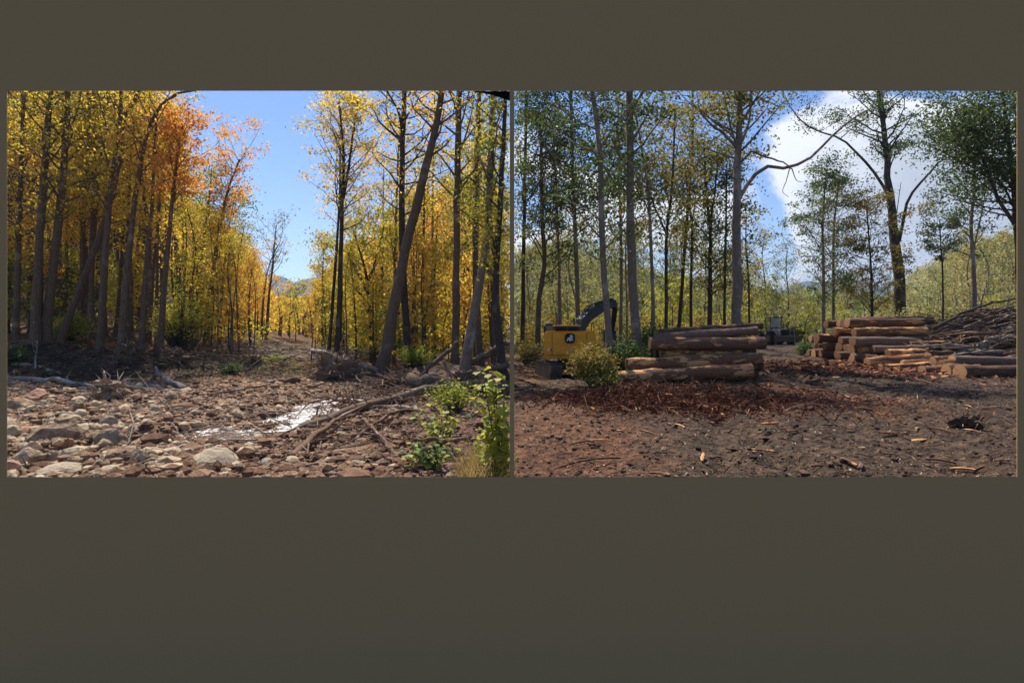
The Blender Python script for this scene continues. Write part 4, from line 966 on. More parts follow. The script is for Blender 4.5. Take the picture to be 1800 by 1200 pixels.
snag('driftwood', 'thin branch at the bottom outer corner lying on the stones', 'driftwood', [gp(14, 9.9, .12), gp(60, 10, .16), gp(120, 10.4, .12)], .05, .02, B_DEAD, DG, 1, .4, 9)
snag('driftwood', 'small bent twig sticking out of the stream bank', 'driftwood', [gp(555, 17.0, .0), gp(562, 17, .35), gp(585, 16, .1)], .03, .012, B_SLASH, DG, 3, .5, 10)
FG = 'fallen trunks beside the stream'
snag('fallen_trunk', 'thick fallen trunk lying level below the tall dark trees', 'fallen trunk', [gp(716, 21.0, .28), gp(780, 20.6, .28), gp(860, 20.4, .25), gp(893, 20.5, .3)], .27, .2, B_BRN, FG, 4, .9, 20)
snag('fallen_trunk', 'long curved fallen limb sweeping from the stream up to the thick trunk', 'fallen trunk', [gp(498, 13.6, .06), gp(555, 14.2, .18), gp(620, 15.4, .2), gp(690, 17.3, .25), gp(770, 19.4, .3), gp(850, 20.6, .4)], .10, .17, B_BRN, FG, 4, .8, 21)
snag('fallen_trunk', 'forked dark branch running down to the bottom edge', 'fallen trunk', [gp(502, 10.2, .03), gp(530, 11.0, .15), gp(560, 12.2, .25), gp(600, 14.0, .3), gp(650, 15.2, .35)], .085, .03, B_SLASH, FG, 7, .9, 22)
snag('fallen_trunk', 'pale thin pole slanting down behind the dark root ball', 'fallen trunk', [gp(548, 33, 1.0), gp(600, 30, .75), gp(662, 27, .3)], .13, .11, B_DEAD, FG, 1, .6, 23)
snag('fallen_trunk', 'pole slanting up to the right between the standing trunks', 'fallen trunk', [gp(733, 25, .1), gp(768, 25.5, .7), gp(806, 26, 1.35)], .12, .09, B_BRN, FG, 1, .6, 24)
snag('fallen_trunk', 'dark trunk slanting up to the inner edge of the river view', 'fallen trunk', [gp(828, 26, .5), gp(860, 26, .95), gp(893, 26.2, 1.6)], .17, .14, B_BRN, FG, 1, .6, 25)
snag('fallen_trunk', 'low dark trunk lying under the slanting one at the inner edge', 'fallen trunk', [gp(800, 24.3, .2), gp(850, 24.4, .4), gp(893, 24.6, .75)], .14, .12, B_SLASH, FG, 1, .6, 26)
snag('fallen_trunk', 'thin branch pointing down toward the green seedlings', 'fallen trunk', [gp(640, 13.8, .2), gp(668, 12, .2), gp(692, 10.7, .03)], .05, .02, B_SLASH, FG, 4, .7, 27)
snag('fallen_trunk', 'smooth brown stick above the dark green seedlings', 'fallen trunk', [gp(728, 10.6, .38), gp(775, 10.5, .42), gp(826, 10.4, .38)], .05, .035, B_SLASH, FG, 1, .4, 28)
snag('fallen_trunk', 'broken branch leaning over the thick fallen trunk', 'fallen trunk', [gp(812, 19.2, .0), gp(795, 20, .6), gp(780, 20.5, 1.15)], .07, .05, B_BRN, FG, 3, .5, 29)
snag('fallen_trunk', 'crossing branch in front of the curved limb', 'fallen trunk', [gp(620, 12.4, .02), gp(655, 13.2, .2), gp(700, 14.4, .15), (gp(742, 15.3, .1))], .05, .03, B_SLASH, FG, 6, .7, 30)
snag('fallen_trunk', 'thin branch resting on the near bank under the curved limb', 'fallen trunk', [gp(700, 10.3, .02), gp(672, 11.4, .2), gp(652, 12.8, .3)], .04, .02, B_SLASH, FG, 4, .7, 31)
snag('fallen_trunk', 'weathered log end by the forked branch on the bank', 'fallen trunk', [gp(655, 16.6, .06), gp(700, 16.2, .1), gp(735, 15.6, .08)], .09, .07, B_DEAD, FG, 2, .5, 32)
def rootball(px, Y, r, label, m1, m2, seed, nroots=26):
    r_ = random.Random(seed); b = gp(px, Y, 0); root = empty('root_ball', tuple(b)); tag(root, label, 'root ball')
    V, F = ICO3; n = V/np.linalg.norm(V, axis=1)[:, None]
    k = .85+.6*fbm(V[:, 0]*1.0+seed, V[:, 1]+V[:, 2]*1.3, 1.8, 4, .65)+.12*np.random.default_rng(seed).normal(size=len(V))
    link('earth', mesh_np('earth', V*k[:, None]*np.array([r, r*.7, r*.8])+np.array([0, 0, r*.55]), F, m2), root)
    L = []
    for q in range(nroots*2):
        d = np.array([r_.gauss(0, 1), r_.gauss(0, 1), r_.gauss(.2, .8)]); d /= np.linalg.norm(d)
        p = d*r*np.array([.7, .6, .6])+[0, 0, r*.55]; e1 = p+d*r*.28+np.array([r_.gauss(0, r*.16) for _ in range(3)]); e2 = e1+d*r*.22+np.array([r_.gauss(0, r*.24) for _ in range(3)])
        L.append((np.array([p, e1, e2]), np.array([r*.05, r*.035, r*.01])))
    V2, F2 = tubes(L, 5); link('roots', mesh_np('roots', V2, F2, m1, True), root); root.location.z -= r*.22
EARTH = m_stone('root_earth', [(.1, (.035, .022, .015)), (.5, (.09, .055, .035)), (.9, (.2, .14, .09))])
EARTH_L = m_stone('root_earth_dry', [(.1, (.09, .055, .035)), (.5, (.22, .14, .085)), (.9, (.38, .27, .17))])
rootball(196, 18.6, .62, 'upturned root ball with dry roots among the river stones', B_DEAD, EARTH_L, 3)
rootball(169, 19.2, .32, 'small pale upright root clump beside the upturned root ball', B_DEAD, EARTH_L, 4, 20)
rootball(592, 25.5, 1.0, 'large dark root ball at the foot of the pale slanting pole', B_SLASH, EARTH, 5, 40)
rootball(690, 22.8, .6, 'brown tangle of roots at the end of the thick fallen trunk', B_SLASH, EARTH, 6, 36)
rootball(640, 21.6, .45, 'low brown root clump between stream and thick fallen trunk', B_SLASH, EARTH, 8, 30)
rootball(445, 31, .5, 'dark clump of roots in the middle distance of the river bed', B_SLASH, EARTH, 7, 26)
rootball(305, 29, .8, 'black root mass on the shaded bank', B_SLASH, EARTH, 9, 26)
rootball(225, 29.5, .9, 'dark root mass hanging from the bank under the curving trunk', B_SLASH, EARTH, 10, 30)
rootball(828, 23, .5, 'grey root tangle beneath the inner slanting trunks', B_SLASH, EARTH, 12, 30)
def tangle(name, label, ctr, ext, N, lr, rr, m, kindstuff=True, flat=.25):
    L = []; c = np.array(ctr)
    for k in range(N):
        p = c+rng.uniform(-1, 1, 3)*ext; x, y = p[0], p[1]
        if abs(x) < .3+.004*y: continue
        a = rng.uniform(0, 6.28); d = np.array([math.cos(a), math.sin(a), rng.normal(0, flat)]); l = rng.uniform(*lr); r = rng.uniform(*rr)
        zz = max(p[2], float(H(x, y))+r); p[2] = zz
        e = p+d*l; mdl = (p+e)/2+rng.normal(0, l*.07, 3); e[2] = max(e[2], float(H(e[0], e[1]))); mdl[2] = max(mdl[2], float(H(mdl[0], mdl[1])))
        L.append((np.array([p, mdl, e]), np.array([r, r*.8, r*.35])))
    V, F = tubes(L, 5); o = link(name, mesh_np(name, V, F, m, True)); tag(o, label, 'brushwood', kind='stuff'); return o
tangle('brushwood', 'thin broken twigs and debris under the fallen trunks', (-3.2, 19.5, .2), (2.4, 3.4, .25), 260, (.4, 1.3), (.012, .035), B_SLASH)
tangle('brushwood', 'thin dark twigs strewn over the near bank', (-3.0, 12.5, .05), (1.9, 3.2, .12), 170, (.3, 1.1), (.008, .02), B_SLASH)
tangle('brushwood', 'dark twigs and roots along the shaded bank', (-20, 29, .5), (9, 2.5, .7), 420, (.5, 1.8), (.012, .035), B_DRK)
tangle('brushwood', 'broken sticks caught between the stones of the river bed', (-9, 15, .05), (6, 6, .08), 230, (.25, 1.3), (.008, .022), B_DEAD)
tangle('brushwood', 'pale flood debris across the end of the river bed', (-15.5, 42, .4), (5, 6, .4), 380, (.6, 2.2), (.02, .05), B_DEAD)

# ------------------------------------------------------------------ plants near the stream
def bush(name, label, cat, pos, w_, h, n_stem, nleaf, ls, lm, bm_, seed, side, group=None, cr=.14, big=0):
    r_ = random.Random(seed); base = np.array(tuple(pos)); root = empty(name, tuple(base)); tag(root, label, cat, group)
    L = []; C = []
    for k in range(n_stem):
        a = r_.uniform(0, 6.28); q = r_.random()**.6
        e = np.array([math.cos(a)*w_*q, math.sin(a)*w_*q*.8, h*(.45+.6*r_.random())*(1-.35*q)]); m_ = e*.5+np.array([r_.gauss(0, .04), r_.gauss(0, .04), h*.1])
        s = np.array([math.cos(a), math.sin(a), 0])*w_*.12
        if (e[0]+base[0])*side < .012*base[1]+.0: continue
        L.append((np.array([s, m_, e]), np.array([.012*h+.004, .008*h+.003, .003])))
        for j in range(4):
            p = lerp_poly(np.array([s, m_, e]), .35+.65*(j+r_.random())/4)
            C.append(p+rng.normal(size=(nleaf, 3))*cr*np.array([1, 1, .7]))
    V, F = tubes(L, 4); link('stems', mesh_np('stems', V, F, bm_, True), root)
    C = np.concatenate(C)
    k = (C[:, 0]+base[0])*side > .0042*(C[:, 1]+base[1])+.03
    C = C[k]; C = C[C[:, 2] > .02]
    V3, F3 = leaves(C, ls, flat=.3); link('foliage', mesh_np('foliage', V3, F3, lm), root)
    return root
lm_big = []
def leaf_mesh(nm, m):
    # a broad lobed leaf, cupped along its midrib
    o = [(0, 0), (.18, .12), (.42, .2), (.36, .42), (.5, .62), (.24, .74), (0, 1.0)]
    V = [(0, 0, 0), (0, .35, .03), (0, .7, .03), (0, 1, -.04)]
    R_ = [(x, y, .10*abs(x)*2) for x, y in o[1:-1]]; L_ = [(-x, y, z) for x, y, z in R_]
    V += R_+L_
    F = [(0, 4, 5, 1), (1, 5, 6), (1, 6, 7, 2), (2, 7, 8, 3), (0, 1, 10, 9), (1, 11, 10), (1, 2, 12, 11), (2, 3, 13, 12)]
    return mesh_np(nm, V, F, m)
LM = [leaf_mesh('leaf', L_FRESH_LIT), leaf_mesh('leaf', L_YGR), leaf_mesh('leaf', L_GRN)]
def leafy_sapling(label, pos, w_, h, n, size, side, mats_, seed, stem_n=7):
    r_ = random.Random(seed); base = Vector(pos); root = empty('sapling', base); tag(root, label, 'sapling')
    L = []; tips = []
    for k in range(stem_n):
        e = np.array([r_.uniform(-w_, w_), r_.uniform(-w_, w_)*.8, h*r_.uniform(.5, 1.05)])
        if (e[0]+base.x)*side < .03: e[0] = -abs(e[0])*side*-1*.3
        P = smooth_poly([(0, 0, 0), tuple(e*.5+np.array([0, 0, h*.12])), tuple(e)], 6); L.append((P, np.linspace(.016, .004, 6))); tips.append(P)
    V, F = tubes(L, 5); link('stem', mesh_np('stem', V, F, B_BRN, True), root)
    for k in range(n):
        P = tips[r_.randrange(len(tips))]; p = lerp_poly(P, .25+.75*r_.random())+np.array([r_.gauss(0, .09), r_.gauss(0, .09), r_.gauss(0, .07)])
        if (p[0]+base.x)*side < .05: continue
        o = link('leaf', LM[r_.choice(mats_)], root, tuple(p), (r_.gauss(-.35, .35), r_.gauss(0, .4), r_.uniform(0, 6.28))); s = size*r_.uniform(.6, 1.25); o.scale = (s, s, s)
def near(px, Y, dz=0): return gp(px, Y, dz)
leafy_sapling('sunlit yellow green sapling with broad leaves at the inner edge of the river view', near(879, 7.3), .24, 1.72, 520, .115, -1, [0, 0, 1], 5, 9)
leafy_sapling('low yellow green sprout beneath the sunlit sapling', near(866, 8.3), .26, 1.1, 240, .10, -1, [0, 1, 1], 6, 7)
leafy_sapling('dark green broad leaved seedling at the bottom edge by the near bank', near(765, 9.6), .45, .5, 170, .12, -1, [2, 2, 0], 7, 12)
leafy_sapling('green seedling clump with a few leaves coloured as sunlit behind the brown stick', near(776, 11.4), .55, .9, 170, .12, -1, [2, 1, 0], 8, 12)
bush('bush', 'dim green bush below the thick fallen trunk', 'bush', near(800, 15), .8, .9, 26, 9, .045, L_YGR, B_DRK, 3, -1)
bush('bush', 'small dark green bush in the middle distance of the river bed', 'bush', near(405, 28), .45, .75, 26, 14, .05, L_GRN, B_DRK, 4, -1)
bush('bush', 'yellow green weeds at the end of the gravel', 'bush', near(480, 33), .9, .4, 16, 7, .05, L_FRESH_LIT, B_DRK, 5, -1)
bush('bush', 'dark green bush at the outer bank corner', 'bush', near(15, 28), 1.1, 1.0, 40, 14, .06, L_GRN, B_DRK, 6, -1)
bush('bush', 'green bush behind the straight dark trunk', 'bush', near(735, 29), 1.2, 1.5, 34, 12, .06, L_YGR, B_DRK, 7, -1)
bush('bush', 'leafy green shrub on the wood edge beside the orange crowned tree', 'bush', near(315, 33), 2.2, 4.0, 60, 14, .08, L_YGR, B_DRK, 8, -1, cr=.3)
bush('bush', 'pale green shrub under the slanting trunk', 'bush', near(125, 33), 1.2, 2.0, 40, 12, .08, L_YGR, B_DRK, 9, -1, cr=.25)
def grass(name, label, cx, cy, ex, ey, N, h, m, side):
    x = cx+rng.uniform(-ex, ex, N); y = cy+rng.uniform(-ey, ey, N); k = x*side > .0042*y+.03; x = x[k]; y = y[k]; n = len(x)
    z = H(x, y); a = rng.uniform(0, 6.28, n); hh = h*rng.uniform(.4, 1.1, n); w_ = .006+.004*rng.random(n)
    d = np.stack([np.cos(a), np.sin(a), 0*a], 1); s = np.stack([-np.sin(a), np.cos(a), 0*a], 1)*w_[:, None]
    b = np.stack([x, y, z-.02], 1); m1 = b+np.array([0, 0, 1])*(hh*.6)[:, None]+d*(hh*.15)[:, None]; t = b+np.array([0, 0, 1])*(hh)[:, None]+d*(hh*.5)[:, None]
    V = np.stack([b-s, b+s, m1+s*.8, m1-s*.8, t], 1).reshape(-1, 3); i = np.arange(n)[:, None]*5
    F = [np.concatenate([i, i+1, i+2, i+3], 1), np.concatenate([i+3, i+2, i+4], 1)]
    tag(link(name, mesh_np(name, V, F, m)), label, 'grass', kind='stuff')
STRAW = m_leaf('dry_grass', [(.1, (.16, .13, .04)), (.5, (.38, .28, .10)), (.9, (.5, .33, .13))], .35)
grass('dry_grass', 'dry yellow grass stalks under the sunlit sapling', -.32, 7.6, .30, 1.0, 900, .75, STRAW, -1)
grass('dry_grass', 'tan and green grass tufts at the end of the gravel', -13, 31, 4, 3, 900, .2, L_YGR, -1)

# ------------------------------------------------------------------ felled logs
def log_obj(name, label, p0, p1, r0, r1, mi, em=None, group=None, seed=0, wedge=False):
    """p0 is the end shown to the viewer; local x runs along the log"""
    p0 = Vector(p0); p1 = Vector(p1); d = p1-p0; L = d.length
    r_ = np.random.default_rng(seed+500); S = 16; n = 12
    xs_ = np.linspace(0, L, n); Vb = []; ph = r_.uniform(0, 6.28)
    cy = np.cumsum(r_.normal(0, r0*.07, n)); cz = np.cumsum(r_.normal(0, r0*.05, n)); cy -= np.linspace(cy[0], cy[-1], n); cz -= np.linspace(cz[0], cz[-1], n)
    prof = 1+.05*np.sin(np.arange(S)*2*np.pi/S*2+ph)+.03*np.sin(np.arange(S)*2*np.pi/S*3+ph*2)
    for i in range(n):
        r = r0+(r1-r0)*xs_[i]/L; a = np.arange(S)*2*np.pi/S
        rr = r*prof*(1+r_.normal(0, .035, S)+.05*r_.normal())
        Vb += [(xs_[i], cy[i]+rr[k]*math.cos(a[k]), cz[i]+rr[k]*math.sin(a[k])) for k in range(S)]
    F = [(i*S+k, i*S+(k+1) % S, (i+1)*S+(k+1) % S, (i+1)*S+k) for i in range(n-1) for k in range(S)]
    o = link(name, mesh_np(name, Vb, F, LOGM[mi], True)); tag(o, label, 'log', group)
    o.location = p0; o.rotation_euler = d.to_track_quat('X', 'Z').to_euler()
    em = em or E_TAN
    for idx, sg in ((0, -1), (n-1, 1)):
        ring = np.array(Vb[idx*S:(idx+1)*S]); c = ring.mean(0)
        V2 = [tuple(c+[sg*.006, 0, 0])]+[tuple(c+(v-c)*.5+[sg*.008, 0, 0]) for v in ring]+[tuple(v*1.0+[sg*.002, 0, 0]) for v in ring]
        F2 = []
        for k in range(S):
            j = (k+1) % S
            F2 += [(0, 1+k, 1+j), (1+k, 1+S+k, 1+S+j, 1+j)]
        if sg > 0: F2 = [tuple(reversed(f)) for f in F2]
        F2 = [tuple(reversed(f)) for f in F2]
        link('sawn_end', mesh_np('sawn_end', V2, F2, em), o)
    return o
def plog(label, x0, x1, Y0, z0, z1, Y1, r, mi, em=None, group='logs of the first stack', seed=0):
    a = Vector(((x0-900)/1000*Y0, Y0, z0)); b = Vector(((x1-900)/1000*Y1, Y1, z1)); log_obj('log', label, a, b, r, r*.93, mi, em, group, seed)
def zz(py, Y): return EYE+(575-py)/1000*Y
plog('lowest front log of the first stack, with torn bright wood toward its right end', 1083, 1321, 24.0, zz(664, 24), zz(649, 24.2), 24.2, .285, 2, E_DRK, seed=1)
plog('second log of the first stack, lying just behind and above the lowest', 1101, 1336, 24.5, zz(642, 24.5), zz(630, 24.8), 24.8, .29, 2, E_DRK, seed=2)
plog('short dark butt log under the right end of the second log', 1296, 1337, 24.9, zz(645, 24.9), zz(640, 25), 25, .29, 1, E_DRK, seed=3)
plog('thin pale debarked log in the middle of the first stack', 1160, 1303, 25.2, zz(621, 25.2), zz(618, 25.2), 25.2, .2, 2, E_TAN, seed=4)
plog('long brown log lying over the pale debarked one', 1142, 1344, 24.95, zz(604, 24.95), zz(603, 25), 25, .28, 0, E_DRK, seed=5)
plog('rusty log second from the top of the first stack', 1157, 1330, 25.4, zz(593, 25.4), zz(581, 25.4), 25.4, .21, 3, E_DRK, seed=6)
plog('topmost dark log of the first stack', 1155, 1339, 25.8, zz(586, 25.8), zz(572, 25.8), 25.8, .19, 1, E_DRK, seed=7)
for i, (Y, z, a, b) in enumerate([(25.1, .22, 1090, 1300), (25.75, .25, 1105, 1325), (26.4, .25, 1100, 1330), (25.45, .78, 1130, 1318), (26.1, .78, 1110, 1330), (25.8, 1.3, 1150, 1322), (26.35, 1.32, 1140, 1325), (25.75, 1.75, 1170, 1320)]):
    plog('dark log packed inside the first stack behind the front ones', a, b, Y, z, z, Y+.1, .28, 1, E_DRK, seed=20+i)
# the long stack on the right: ends stepped away from the viewer
LGp = 'logs of the long right stack'
rl = random.Random(3)
k_ = 0
rows_lab = ['bottom layer', 'second layer', 'third layer', 'fourth layer', 'top layer']
for lay in range(5):
    nrow = [12, 11, 10, 9, 6][lay]; Y = 36.6+lay*.42+(0 if lay < 3 else .2*lay)
    for j in range(nrow):
        r = rl.uniform(.25, .37); Yc = Y+j*.74
        px = 1518-(Yc-36.6)*9.5+rl.uniform(-26, 26)+(8 if lay > 2 else 0)
        x = (px-900)/1000*Yc; z = .30+lay*.56+float(H(x+2, Yc))*.8+rl.uniform(-.04, .05)
        L = rl.uniform(3.9, 6.0)
        if lay == 4 and j in (0, 2): z += .0; L = 5.6
        where = 'front' if j < 3 else ('middle' if j < 7 else 'far')
        look = rl.randrange(4); lk = ['brown', 'dark', 'torn reddish', 'grey'][look]
        log_obj('log', '%s barked log in the %s of the right stack, %s part' % (lk, rows_lab[lay], where), (x, Yc, z), (x+L, Yc+.45+rl.uniform(-.3, .35), z+rl.uniform(-.10, .10)), r, r*.9, look, rl.choice([E_TAN, E_DRK, E_DRK]), LGp, 100+k_); k_ += 1
MGp = 'loose logs before the right stack'
for i, (lab, x0, x1, Y0, Y1, pz0, pz1, r, mi, em) in enumerate([
    ('orange peeled log at the foot of the right stack', 1524, 1632, 35.2, 35.6, 637, 628, .31, 2, E_TAN), ('thin peeled log lying lowest before the right stack', 1547, 1632, 33, 33.3, 646, 641, .22, 2, E_TAN),
    ('brown log resting against the orange peeled log', 1560, 1642, 36.4, 36.8, 622, 619, .3, 2, E_DRK), ('dark log leading to the brush pile', 1630, 1722, 36, 36.4, 625, 622, .3, 1, E_DRK),
    ('short log with a pale sawn end between stack and outer logs', 1640, 1690, 31.2, 31.4, 635, 633, .27, 1, E_TAN), ('stubby log with a rusty sawn end nearest the loose ones', 1621, 1668, 29.6, 29.8, 651, 650, .27, 0, E_TAN),
    ('grey log lying behind the stout sawn logs at the outer edge', 1673, 1830, 30.6, 30.8, 633, 636, .27, 3, E_TAN), ('stout log with a bright sawn end beside the largest log', 1663, 1720, 28.8, 28.9, 651, 650, .31, 0, E_TAN),
    ('largest dark log with a tan sawn face at the outer edge', 1687, 1880, 27.6, 28.2, 654, 655, .36, 1, E_TAN), ('thin brown log at the foot of the brush pile', 1560, 1645, 38, 38.4, 610, 606, .24, 0, E_TAN),
    ('brown log on the slope of the brush pile', 1690, 1800, 37, 37.2, 600, 598, .22, 0, E_DRK)]):
    log_obj('log', lab, at(x0, pz0, Y0), at(x1, pz1, Y1), r, r*.92, mi, em, MGp, 300+i)
for i, (x0, py, Y, L, a_, r, look) in enumerate([(1455, 618, 49, 4.2, .2, .26, 1), (1475, 612, 46, 4.6, -.15, .3, 0), (1500, 628, 41.5, 3.6, .25, .3, 2), (1562, 628, 36.4, 2.6, .1, .24, 2), (1585, 640, 34.4, 2.2, -.12, .2, 2), (1600, 617, 37.2, 3.4, .2, .27, 2), (1598, 606, 37.6, 4.0, .1, .25, 0), (1630, 611, 36.8, 3.2, -.1, .22, 1), (1655, 640, 30.2, 2.4, .3, .24, 2)]):
    p = at(x0, py, Y); p.z = max(p.z, Hs(p.x+1, Y)+r); e = p+Vector((math.cos(a_)*L, math.sin(a_)*L, .06))
    log_obj('log', '%s log spilled against the front of the right stack' % ['brown', 'dark', 'orange torn', 'grey'][look], p, e, r, r*.9, look, E_TAN, 'logs spilled before the right stack', 400+i)
# brush pile
def brush(N, lr, rr, m, label):
    L = []
    for k in range(N):
        x = 33.6+rng.normal(0, 3.0); y = 37.6+rng.normal(0, 2.2)
        a = rng.normal(.15, .5)+(math.pi if rng.random() < .5 else 0); d = np.array([math.cos(a), math.sin(a)*.6, rng.normal(0, .14)+(-.22 if math.cos(a) < 0 else .15)*(.8 if x < 33 else 0)]); l = rng.uniform(*lr); r = rng.uniform(*rr)
        p = np.array([x, y, float(H(x, y))+rng.uniform(0, .6)]); e = p+d*l; e[2] = max(e[2], float(H(e[0], e[1]))+.02)
        mdl = (p+e)/2+rng.normal(0, l*.05, 3); mdl[2] = max(mdl[2], float(H(mdl[0], mdl[1]))+.05)
        L.append((np.array([p, mdl, e]), np.array([r, r*.8, r*.4])))
    V, F = tubes(L, 5); tag(link('brushwood', mesh_np('brushwood', V, F, m, True)), label, 'brushwood', kind='stuff')
brush(650, (1.0, 3.4), (.03, .075), B_SLASH, 'brown slash and sticks heaped into the brush pile')
brush(260, (1.0, 3.0), (.03, .06), B_DRK, 'dark sticks heaped into the brush pile')  # part of the sticks in the darker bark colour
brush(110, (.8, 2.4), (.025, .06), B_DEAD, 'pale splintered sticks heaped into the brush pile')
scatter('bark_litter', 'bark and crumbs between the branches of the brush pile', 5000, heap(33, 37, 3.4, 2.2), lambda n, x, y: rng.gamma(2.5, .05, n)+.03, CH_RED, 'chip', lift=.2)
blabs = ['dark thick branch lying in the brush pile', 'pale peeled branch lying in the brush pile', 'brown branch sticking out of the brush pile']
for k in range(70):
    x = 33.0+rl.gauss(0, 3.2); y = 36.2+rl.gauss(0, 1.3); z = Hs(x, y)+.15+.25*rl.random(); a = rl.gauss(.05, .35); l = rl.uniform(1.8, 4.2); q = rl.randrange(3)
    if k % 2: a += math.pi
    s = Vector((x, y, z)); d = Vector((math.cos(a)*l, math.sin(a)*l*.7, 0)); e = s+d; e.z = max(Hs(e.x, e.y)+.1, z+rl.gauss(0, .25))
    snag('branch', blabs[q], 'branch', [s, (s+e)/2+Vector((0, 0, .15)), e], rl.uniform(.08, .17), .04, [B_DRK, B_DEAD, B_SLASH][q], 'branches of the brush pile', rl.randrange(1, 4), .7, 700+k)
snag('branch', 'longest dark pole slanting up the crest of the brush pile', 'branch', [at(1640, 578, 37), at(1690, 552, 37), at(1724, 538, 37.2), at(1792, 524, 37.4)], .13, .04, B_DRK, 'branches of the brush pile', 3, .7, 801)

# pieces of bark and sticks lying on the yard
def slab(label, px, Y, L, w_, rz, mi, tilt=.1, cat='bark piece'):
    p = gp(px, Y, .03); r_ = np.random.default_rng(int(px)); n = 9; V = []
    for i in range(n):
        t = i/(n-1); ww = w_*(.35+.65*math.sin(math.pi*(.12+.76*t)))*r_.uniform(.75, 1.2); c = r_.normal(0, w_*.15); zz_ = .03+.05*math.sin(t*3.1)*L
        V += [(L*(t-.5), c-ww, zz_), (L*(t-.5), c, zz_+ww*.5), (L*(t-.5), c+ww, zz_), (L*(t-.5), c, zz_-.03)]
    F = [(i*4+k, i*4+(k+1) % 4, (i+1)*4+(k+1) % 4, (i+1)*4+k) for i in range(n-1) for k in range(4)]+[(3, 2, 1, 0), ((n-1)*4, (n-1)*4+1, (n-1)*4+2, (n-1)*4+3)]
    o = link('bark_piece', mesh_np('bark_piece', V, F, LOGM[mi])); o.location = p; o.rotation_euler = (0, tilt, rz); tag(o, label, cat, 'bark and wood pieces on the log yard'); return o
slab('long dark bark slab lying alone in the middle of the yard', 1408, 15.6, .95, .11, .35, 1, -.12)
slab('dark bark strip touching the long bark slab', 1436, 15.6, .6, .07, .1, 1, .1)
slab('orange splinter of wood left of the long bark slab', 1272, 13.4, .42, .04, .6, 2, -.15)
slab('bright orange strip lying before the lowest front log', 1240, 21.6, 1.2, .05, .05, 2, 0)
slab('long brown stick close to the inner edge of the yard', 1035, 10.4, 1.35, .022, .35, 1, -.06)
slab('thin tan stick above the long brown stick', 1040, 11.7, .9, .018, .25, 2, -.03)
slab('pale chip standing beside the bark heap', 1230, 16.5, .4, .05, 1.4, 2, .5)
slab('tan block of wood at the end of the bark heap', 1262, 16.3, .35, .06, .2, 2, 0)
slab('torn bark piece at the lower right of the yard', 1560, 12.6, .5, .05, .2, 0, .1)
slab('reddish torn bark piece right of the lower one', 1612, 12.6, .55, .06, -.2, 2, -.12)
slab('curved bark strip near the dark hollow', 1655, 12.8, .5, .04, -.7, 0, .2)
slab('brown stick resting above the bark slab', 1335, 13.9, .55, .02, .5, 1, -.05)
slab('small orange chip in the lower right corner', 1758, 9.5, .16, .035, .2, 2, 0)
slab('upright brown splinter at the lower right edge', 1722, 9.6, .22, .03, 1.9, 2, .7)
for k in range(60):
    px = rl.uniform(915, 1780); Y = 9+14*rl.random()**1.4; lk = rl.randrange(4)
    slab('%s scrap of bark lying on the dark soil' % ['brown', 'dark', 'torn orange', 'grey'][lk], px, Y, rl.uniform(.15, .5), rl.uniform(.015, .045), rl.uniform(0, 3.1), lk, rl.gauss(0, .12))
tangle('brushwood', 'loose twigs and splinters on the churned yard', (6.5, 13, .03), (6, 4, .06), 260, (.1, .5), (.004, .012), B_SLASH)
tangle('brushwood', 'twigs sticking out of the reddish bark heap', (5.2, 17.5, .35), (2.4, 1.2, .2), 150, (.2, .9), (.006, .016), B_SLASH, flat=.6)
rb_ = rootball(1700, 13.6, .36, 'dark clod of earth and roots at the right of the yard', B_SLASH, m_stone('black_earth', [(.1, (.016, .011, .008)), (.9, (.08, .052, .034))]), 14, 30)

# ------------------------------------------------------------------ bushes of the yard
bush('bush', 'mixed green and yellow bush in front of the excavator', 'bush', near(1042, 24.0), 1.25, 1.95, 120, 12, .06, L_OLV, B_DRK, 21, 1, 'bushes of the log yard', cr=.18)
bush('bush', 'dark green bush round the foot of the slim grey trunk', 'bush', near(1098, 25.6), 1.35, 2.3, 130, 12, .06, L_GRN, B_DRK, 22, 1, 'bushes of the log yard', cr=.18)
bush('bush', 'low leafy bush creeping toward the lowest front log', 'bush', near(1062, 23.2), .8, .7, 60, 10, .05, L_OLV, B_DRK, 23, 1, 'bushes of the log yard', cr=.12)
bush('bush', 'tall green shrub between the two dark trunks', 'bush', near(1140, 31), 1.6, 3.2, 80, 12, .07, L_GRN, B_DRK, 24, 1, 'bushes of the log yard', cr=.25)
bush('bush', 'small red leaved bush beside the big grey trunk', 'bush', near(1281, 37), .5, 2.6, 24, 9, .07, L_RED, B_DRK, 25, 1, 'bushes of the log yard', cr=.16)
bush('bush', 'brown and green scrub at the inner edge beyond the excavator', 'bush', near(925, 36), 1.1, 1.8, 60, 12, .07, L_OLV, B_DRK, 26, 1, 'bushes of the log yard', cr=.2)
tangle('brushwood', 'brown brush and roots beyond the tracks of the excavator', (1.7, 36, .5), (1.3, 2, .6), 160, (.3, 1.2), (.012, .03), B_SLASH)
bush('bush', 'small green bush left of the long right stack', 'bush', near(1416, 46), .8, 1.0, 40, 12, .07, L_GRN, B_DRK, 27, 1, 'bushes of the log yard', cr=.2)
bush('bush', 'green shrub behind the top of the right stack', 'bush', near(1555, 52), 2.2, 4.2, 90, 12, .10, L_PGR, B_DRK, 28, 1, 'bushes of the log yard', cr=.35)
bush('bush', 'yellow green shrub between oak trunk and brush pile', 'bush', near(1630, 48), 2.4, 5.0, 110, 12, .10, L_PGR, B_DRK, 29, 1, 'bushes of the log yard', cr=.35)
bush('bush', 'pale shrub behind the parked tractor', 'bush', near(1400, 74), 3, 4.2, 80, 12, .13, L_PGR, B_DRK, 30, 1, 'bushes of the log yard', cr=.4)

